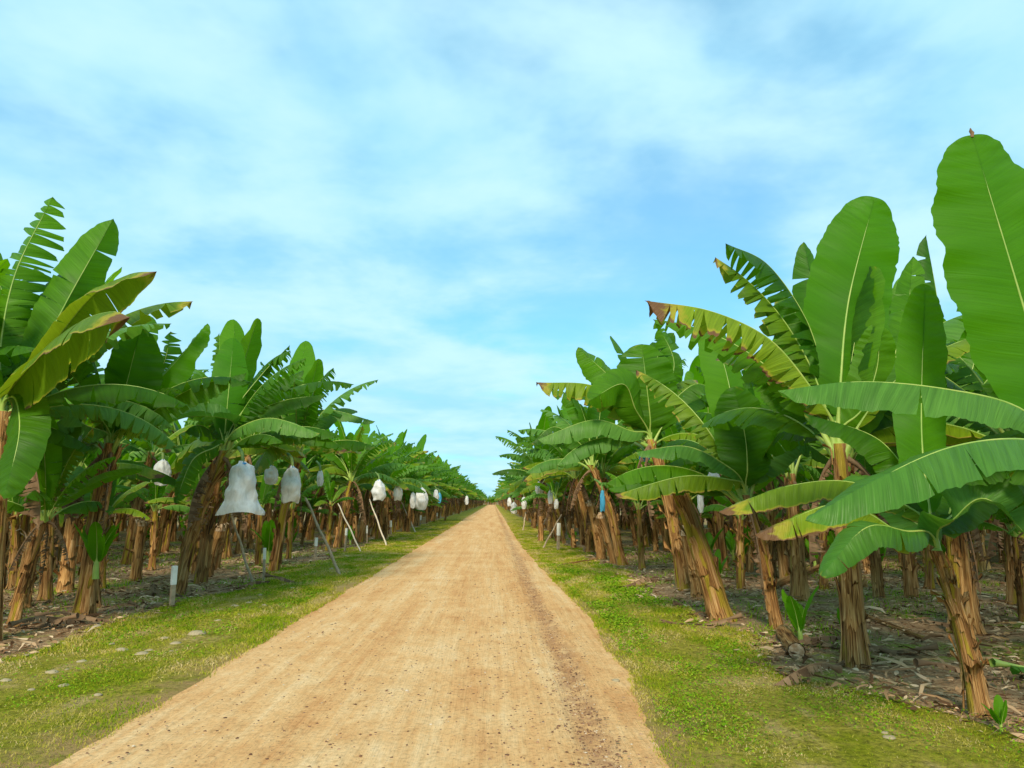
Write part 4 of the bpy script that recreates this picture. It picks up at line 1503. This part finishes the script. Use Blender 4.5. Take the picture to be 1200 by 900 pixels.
# ------------------------------------------------------------------ suckers
def sucker_mesh(seed):
    r = random.Random(seed)
    lam, rib = MB(), MB()
    for k in range(r.randint(4, 6)):
        pts = dir_path(r.uniform(0.05, 0.35), r.uniform(0.4, 1.3), r.uniform(0.7, 1.0), 1.2)
        a, b = leaf_parts(pts, r.uniform(.16, .26), Vector((-.5, 0, 1)), .15, .2, .0, seed + k, 14, 3, .12, rib=.012, ribsides=4)
        mtx = Matrix.Rotation(k * 2.4 + r.uniform(-.3, .3), 4, 'Z')
        lam.add(a, mtx); rib.add(b, mtx)
    return lam.mesh('sucker_leaves', [M['leaf_bright']]), rib.mesh('sucker_ribs', [M['rib']])


SUCK = [sucker_mesh(60 + i * 5) for i in range(4)]


def sucker(loc, scale, label, group=None, k=0):
    root = link('banana_sucker', None, None, loc)
    root.empty_display_size = 0.1
    root.scale = (scale,) * 3
    root.rotation_euler = (0, 0, R.uniform(0, 6))
    tag(root, label, 'sucker', group)
    r = random.Random(k * 77 + 5)
    mb = MB(); mb.tube([Vector((0, 0, -.02)), Vector((.01, 0, .15)), Vector((0, 0, .32))], [.05, .04, .025], 7)
    link('shoot', mb.mesh('shoot', [M['rib']]), root)
    az = 0
    for q in range(r.randint(4, 6)):
        az += 2.4
        pts = dir_path(r.uniform(0.05, 0.3), r.uniform(0.4, 1.2), r.uniform(0.6, 0.95), 1.2)
        a, b = leaf_parts(pts, r.uniform(.18, .28), Vector((-.5, 0, 1)), .15, .2, .02, k * 9 + q, 16, 3, .12, rib=.012, ribsides=4)
        lf = link('leaf', a.mesh('leaf', [M['leaf_bright']]), root, (0, 0, .12))
        lf.rotation_euler = (0, 0, az)
        link('midrib', b.mesh('midrib', [M['rib']]), lf)


g = G(938, 757); sucker(g, .72, 'bright green sucker beside the cut log at the clover edge', k=1)
g = G(112, 722); sucker((g.x + .05, g.y - .18, 0.55), .95, 'green sucker sprouting from the foot of the thick-stemmed plant', k=2)
g = G(64, 700); sucker((g.x, g.y - .25, 0), .36, 'tiny round-leaved sucker at the foot of the slim dark stem', k=3)
g = G(990, 748); sucker(g, .42, 'thin sucker at the foot of the straight yellowish stem', k=4)
g = G(838, 700); sucker((g.x + .02, g.y + .2, 0), .95, 'upright green sucker behind the golden cut trunk', k=5)
g = G(1152, 856); sucker((g.x + .1, g.y - .05, 0), .26, 'small green sucker at the foot of the small leaning plant', k=6)
g = G(311, 664); sucker((g.x, g.y + .2, 0.1), 1.2, 'yellow-green sucker behind a white-capped stake', k=7)
g = G(672, 640); sucker(g, .6, 'sucker at the verge edge below the yellow-green leaning stem', k=8)
for i, (x, y, s_, side) in enumerate(sucker_spots[:90]):
    if clear(x, y, 0.25) and ((side < 0 and x < litter_left(y) - .3) or (side > 0 and x > litter_right(y) + .3)):
        sucker((x, y, 0), s_ * 1.5, 'young green sucker among the rows behind the ' + ('stony verge' if side < 0 else 'rutted road edge'),
               'suckers among the rows behind the ' + ('stony verge' if side < 0 else 'rutted road edge'), 20 + i)


# ------------------------------------------------------------------ bunch bags
def bag(px, py, wpx, hpx, d, label, color='bag_white', skirt=0.0, group=None, seed=0, pole_top=None):
    c = P(px, py, d)
    w, h = wpx / F_PX * d, hpx / F_PX * d
    r = random.Random(seed)
    root = link('bunch_bag', None, None, (c.x, c.y, c.z - h / 2))
    root.empty_display_size = 0.1
    tag(root, label, 'bag', group)
    mb = MB()
    rows, uvs = [], []
    ph = r.random() * 30
    nA, nZ = 28, 20
    for i in range(nZ + 1):
        t = i / nZ
        prof = math.sin(math.pi * min(1, (1 - t) * 0.78 + 0.03)) ** 0.7
        if skirt:
            prof = 0.80 * math.sin(math.pi * min(1, (1 - t) * 0.45 + 0.12)) ** 0.8
            if t < 0.24:
                prof += skirt * math.sin(math.pi * 0.5 * (1 - t / 0.24)) ** 0.8
        if t > 0.93:
            prof = 0.14 + 0.1 * math.sin(t * 60)
        row = []
        for k in range(nA + 1):
            q = 2 * math.pi * (k % nA) / nA
            n_ = noise.noise(Vector((math.cos(q) * 1.7 + ph, math.sin(q) * 1.7, t * 3.5))) * 0.30
            fine = noise.noise(Vector((math.cos(q) * 5 + ph, math.sin(q) * 5, t * 7))) * 0.15
            pleat = 0.05 * math.sin(q * 11 + ph) * (abs(t - 0.45) + 0.2)
            rad = w * 0.5 * (prof + n_ + fine + pleat) * (0.9 if prof > 0.5 else 1)
            rad = max(rad, 0.012)
            sag = 0.04 * h * math.sin(q * 2 + ph) * max(0, 0.3 - t) * 3
            row.append(Vector((math.cos(q) * rad, math.sin(q) * rad, t * h + sag)))
        rows.append(row); uvs.append([(k / nA, t) for k in range(nA + 1)])
    mb.grid(rows, uvs)
    link('film', mb.mesh('bag_film', [M[color]]), root)
    tie = MB(); tie.tube([Vector((0, 0, h * .94)), Vector((0.0, 0, h * .955)), Vector((0, 0, h * .97))], [w * .095, w * .11, w * .09], 10)
    link('tie', tie.mesh('bag_tie', [M['twine']]), root)
    st = MB(); st.tube(smooth_path([Vector((0, 0, h * .6)), Vector((0, 0, h)), Vector((-.04, .05, h + .14)), Vector((-.16, .22, h + .24))], 9)[0], [.03] * 9, 7)
    link('bunch_stalk', st.mesh('bunch_stalk', [M['stalk']]), root)


bag(283, 571, 46, 60, 13.0, 'large white bag with flared skirt hung under the leaning yellow-green stem', skirt=.30, seed=1)
bag(342, 567, 25, 42, 15.0, 'rounded white bag hanging beside the flared white bag', seed=2)
bag(318, 556, 16, 22, 17.5, 'half-hidden white bag between the flared and the rounded bag', seed=3)
bag(190, 553, 20, 30, 15.6, 'white bag hung behind the slender leaning plant', seed=4)
bag(375, 560, 8, 18, 21, 'small white bag past the rounded bag under the fringed leaf', seed=5)
bag(444, 574, 17, 24, 26, 'white bag on a front row plant past the fringed leaf', seed=6)
bag(466, 577, 11, 18, 31, 'white bag with a pole leaning toward it beyond two others', seed=7)
bag(494, 584, 15, 25, 36, 'bulky white bag beside two others on the far stony verge', seed=8)
bag(484, 586, 8, 18, 38, 'slim white bag tucked beside a bulky one', seed=9)
bag(511, 580, 7, 13, 45, 'little white bag next to a blue bag far along the stony verge', seed=10)
bag(515, 583, 5, 12, 47, 'little blue bag far along the stony verge', 'bag_blue', seed=11)
bag(547, 586, 5, 10, 85, 'tiny white bag near the far end of the stony verge', seed=12)
bag(836, 562, 16, 30, 12.5, 'white bag behind the plant on the thin leaning stem', seed=13)
bag(821, 586, 8, 28, 12.8, 'narrow white bag hanging below another by the thin leaning stem', seed=14)
bag(877, 556, 12, 26, 13.5, 'blue bag behind the scalloped upright leaf', 'bag_blue', seed=15)
bag(706, 586, 7, 26, 19.3, 'narrow blue bag hanging by the yellow-green leaning stem', 'bag_blue', seed=16)
bag(755, 536, 14, 9, 16.5, 'small blue bag scrap under the very broad dark leaf', 'bag_blue', seed=17)
for k, (x, y, w, h, d) in enumerate(((597, 588, 6, 10, 62), (602, 595, 8, 13, 58), (614, 589, 7, 14, 44), (632, 571, 10, 16, 32), (645, 582, 7, 16, 28), (652, 590, 6, 12, 27))):
    bag(x, y, w, h, d, 'white bag on a front row plant far along the rutted edge', group='white bags along the rutted edge', seed=30 + k)


# ------------------------------------------------------------------ prop poles and stakes
def pole(foot_px, top_px, label, lean=0.5, r=0.022, m='bamboo', group=None):
    b = G(*foot_px)
    top = P(top_px[0], top_px[1], b.y + lean) - b
    n = 14
    pts = [top * (i / n) for i in range(n + 1)]
    path, rad = [], []
    for i in range(n + 1):
        p = top * (i / n) + Vector((0.012 * math.sin(i * 0.9 + foot_px[0]), 0, 0)) * min(1, i) * (1 if i < n else 0)
        path.append(p); rad.append(r * (1 - 0.25 * i / n) * (1.12 if i % 2 else 0.96))
    path[0].z = -0.03
    mb = MB(); mb.tube(path, rad, 8)
    o = link('prop_pole', mb.mesh('prop_pole', [M[m]]), None, b)
    tag(o, label, 'pole', group)


pole((296, 684), (271, 602), 'straight tan prop pole standing under the flared white bag', -.1, .026)
pole((399, 674), (358, 584), 'dark bamboo prop leaning away from the rounded white bag', .5, .034)
pole((423, 647), (396, 590), 'pale bamboo prop leaning in front of the front row', .5, .026, 'bamboo_pale')
pole((453, 640), (433, 585), 'pale bamboo prop leaning up to a white bag', .6, .03, 'bamboo_pale')
pole((487, 624), (469, 585), 'pale bamboo prop near the far white bags on the stony verge', .8, .034, 'bamboo_pale')
pole((636, 643), (658, 603), 'thin brown prop leaning into plants on the rutted edge', .6, .03)
pole((629, 630), (641, 606), 'short brown prop farther along the rutted edge', .8, .03)
pole((613, 622), (616, 600), 'dark upright prop beyond others on the rutted edge', .8, .035)


def stake(foot_px, top_y, capfrac, label, group=None, r=0.03):
    b = G(*foot_px)
    h = P(foot_px[0], top_y, b.y).z
    root = link('marker_stake', None, None, b)
    root.empty_display_size = 0.1
    root.rotation_euler = (R.uniform(-.05, .05), R.uniform(-.07, .07), R.uniform(0, 3))
    tag(root, label, 'stake', group)

    def box(z0, z1, r_):
        mb = MB()
        ring = [(-r_, -r_ * .6), (r_, -r_ * .6), (r_, r_ * .6), (-r_, r_ * .6), (-r_, -r_ * .6)]
        mb.grid([[Vector((x, y, z)) for x, y in ring] for z in (z0, z0 + .01, z1 - .01, z1)], [[(k / 4, z) for k in range(5)] for z in (z0, z0, z1, z1)])
        bq = len(mb.v); mb.v.extend([(x, y, z1) for x, y in ring[:4]]); mb.f.append((bq, bq + 1, bq + 2, bq + 3)); mb.uv.extend([(0, 0), (1, 0), (1, 1), (0, 1)]); mb.m.append(0)
        return mb
    link('post', box(-.04, h * (1 - capfrac) + .01, r).mesh('stake_post', [M['bamboo']], False), root)
    link('white_cap', box(h * (1 - capfrac), h, r * 1.15).mesh('stake_cap', [M['cap']], False), root)


stake((201, 712), 663, .45, 'white-capped wooden stake in front of the leaning yellow-green stem', r=.034)
stake((309, 681), 642, .35, 'white-capped stake with sucker behind it', r=.034)
stake((369, 655), 630, .4, 'white-capped stake near the dark bamboo prop', r=.034)
stake((404, 647), 619, .3, 'white-capped stake near the pale bamboo prop', r=.038)
stake((654, 645), 613, .45, 'white-topped stake among stems on the rutted edge', r=.05)
for k, (x, y, ty) in enumerate(((430, 636, 616), (458, 627, 610), (475, 621, 608), (492, 616, 604), (512, 610, 601))):
    stake((x, y), ty, .45, 'small white-capped stake far along the stony verge', 'far stakes along the stony verge', .05)


# ------------------------------------------------------------------ cut log, fallen leaves, dead branches
def log(px0, px1, r, label, m='stem_dry'):
    a, b = G(*px0), G(*px1)
    root = link('cut_log', None, None, a)
    tag(root, label, 'log')
    d = b - a
    n = 8
    mb = MB(); mb.tube([Vector((0, 0, r * .85)) + d * (i / n) for i in range(n + 1)], [r * (1 + 0.08 * math.sin(i * 1.7)) for i in range(n + 1)], 12, cap=False)
    link('bark', mb.mesh('log_bark', [M[m]]), root)
    for i in (0, n):
        e = MB(); s = -1 if i == 0 else 1
        c = Vector((0, 0, r * .85)) + d * (i / n)
        dn = d.normalized()
        e.tube([c - dn * .01 * s, c + dn * .012 * s], [r * .96, r * .9], 12)
        link('cut_face', e.mesh('cut_face', [M['cut']], False), root)


log((918, 748), (934, 772), .085, 'short pale cut log lying beside the bright green sucker')
log((905, 690), (960, 668), .07, 'brown fallen stem lying between stumps on the litter')
log((655, 664), (700, 656), .03, 'thin fallen branch on the litter under the orange stumps')
log((1010, 722), (1085, 752), .03, 'long dry stalk lying on the litter by the yellowish stem')


def fallen(px, az, L, w, m, label, seed, group=None):
    g = G(*px)
    pts = [Vector((math.cos(az) * L * t, math.sin(az) * L * t, 0.09 + 0.09 * math.sin(math.pi * t * 1.2 + seed))) for t in (0, .3, .6, 1)]
    lam, rb = leaf_parts(pts, w, Vector((0, 0, 1)), .5 if m == 'dead' else .12, .5, .6, seed, 28, 4, .1, ripple=2.5)
    for k in range(len(lam.v)):
        x, y, z = lam.v[k]; lam.v[k] = (x, y, max(z, .02))
    root = link('fallen_leaf', lam.mesh('fallen_leaf', [M[m]]), None, g)
    tag(root, label, 'leaf', group)
    link('midrib', rb.mesh('midrib', [M['rib'] if m != 'dead' else M['dead']]), root)


fallen((1165, 800), .2, 1.5, .5, 'leaf_pale', 'fallen green leaf lying on the litter by the small leaning plant', 71)
fallen((1100, 770), 2.6, 1.4, .4, 'dead', 'long dry fallen leaf lying beneath the thick brown stem', 72)
for k, (x, y, az) in enumerate(((960, 785, .4), (1050, 770, 2.8), (985, 800, 3.4), (1075, 800, .1), (870, 735, 2.9), (790, 712, .3), (1175, 745, 3.0), (730, 690, .5))):
    fallen((x, y), az, R.uniform(.6, 1.1), R.uniform(.10, .2), 'dead', 'curled dry fallen leaf on the litter by the rutted edge', 80 + k, 'dry fallen leaves by the rutted edge')
for k, (x, y, az) in enumerate(((40, 735, .3), (90, 738, 3.0), (150, 715, .6), (225, 700, 2.7), (265, 692, .2), (180, 700, 2.0), (10, 745, 1.1), (310, 685, .1))):
    fallen((x, y), az, R.uniform(.6, 1.2), R.uniform(.10, .2), 'dead', 'curled dry fallen leaf on the litter by the stony verge', 95 + k, 'dry fallen leaves by the stony verge')
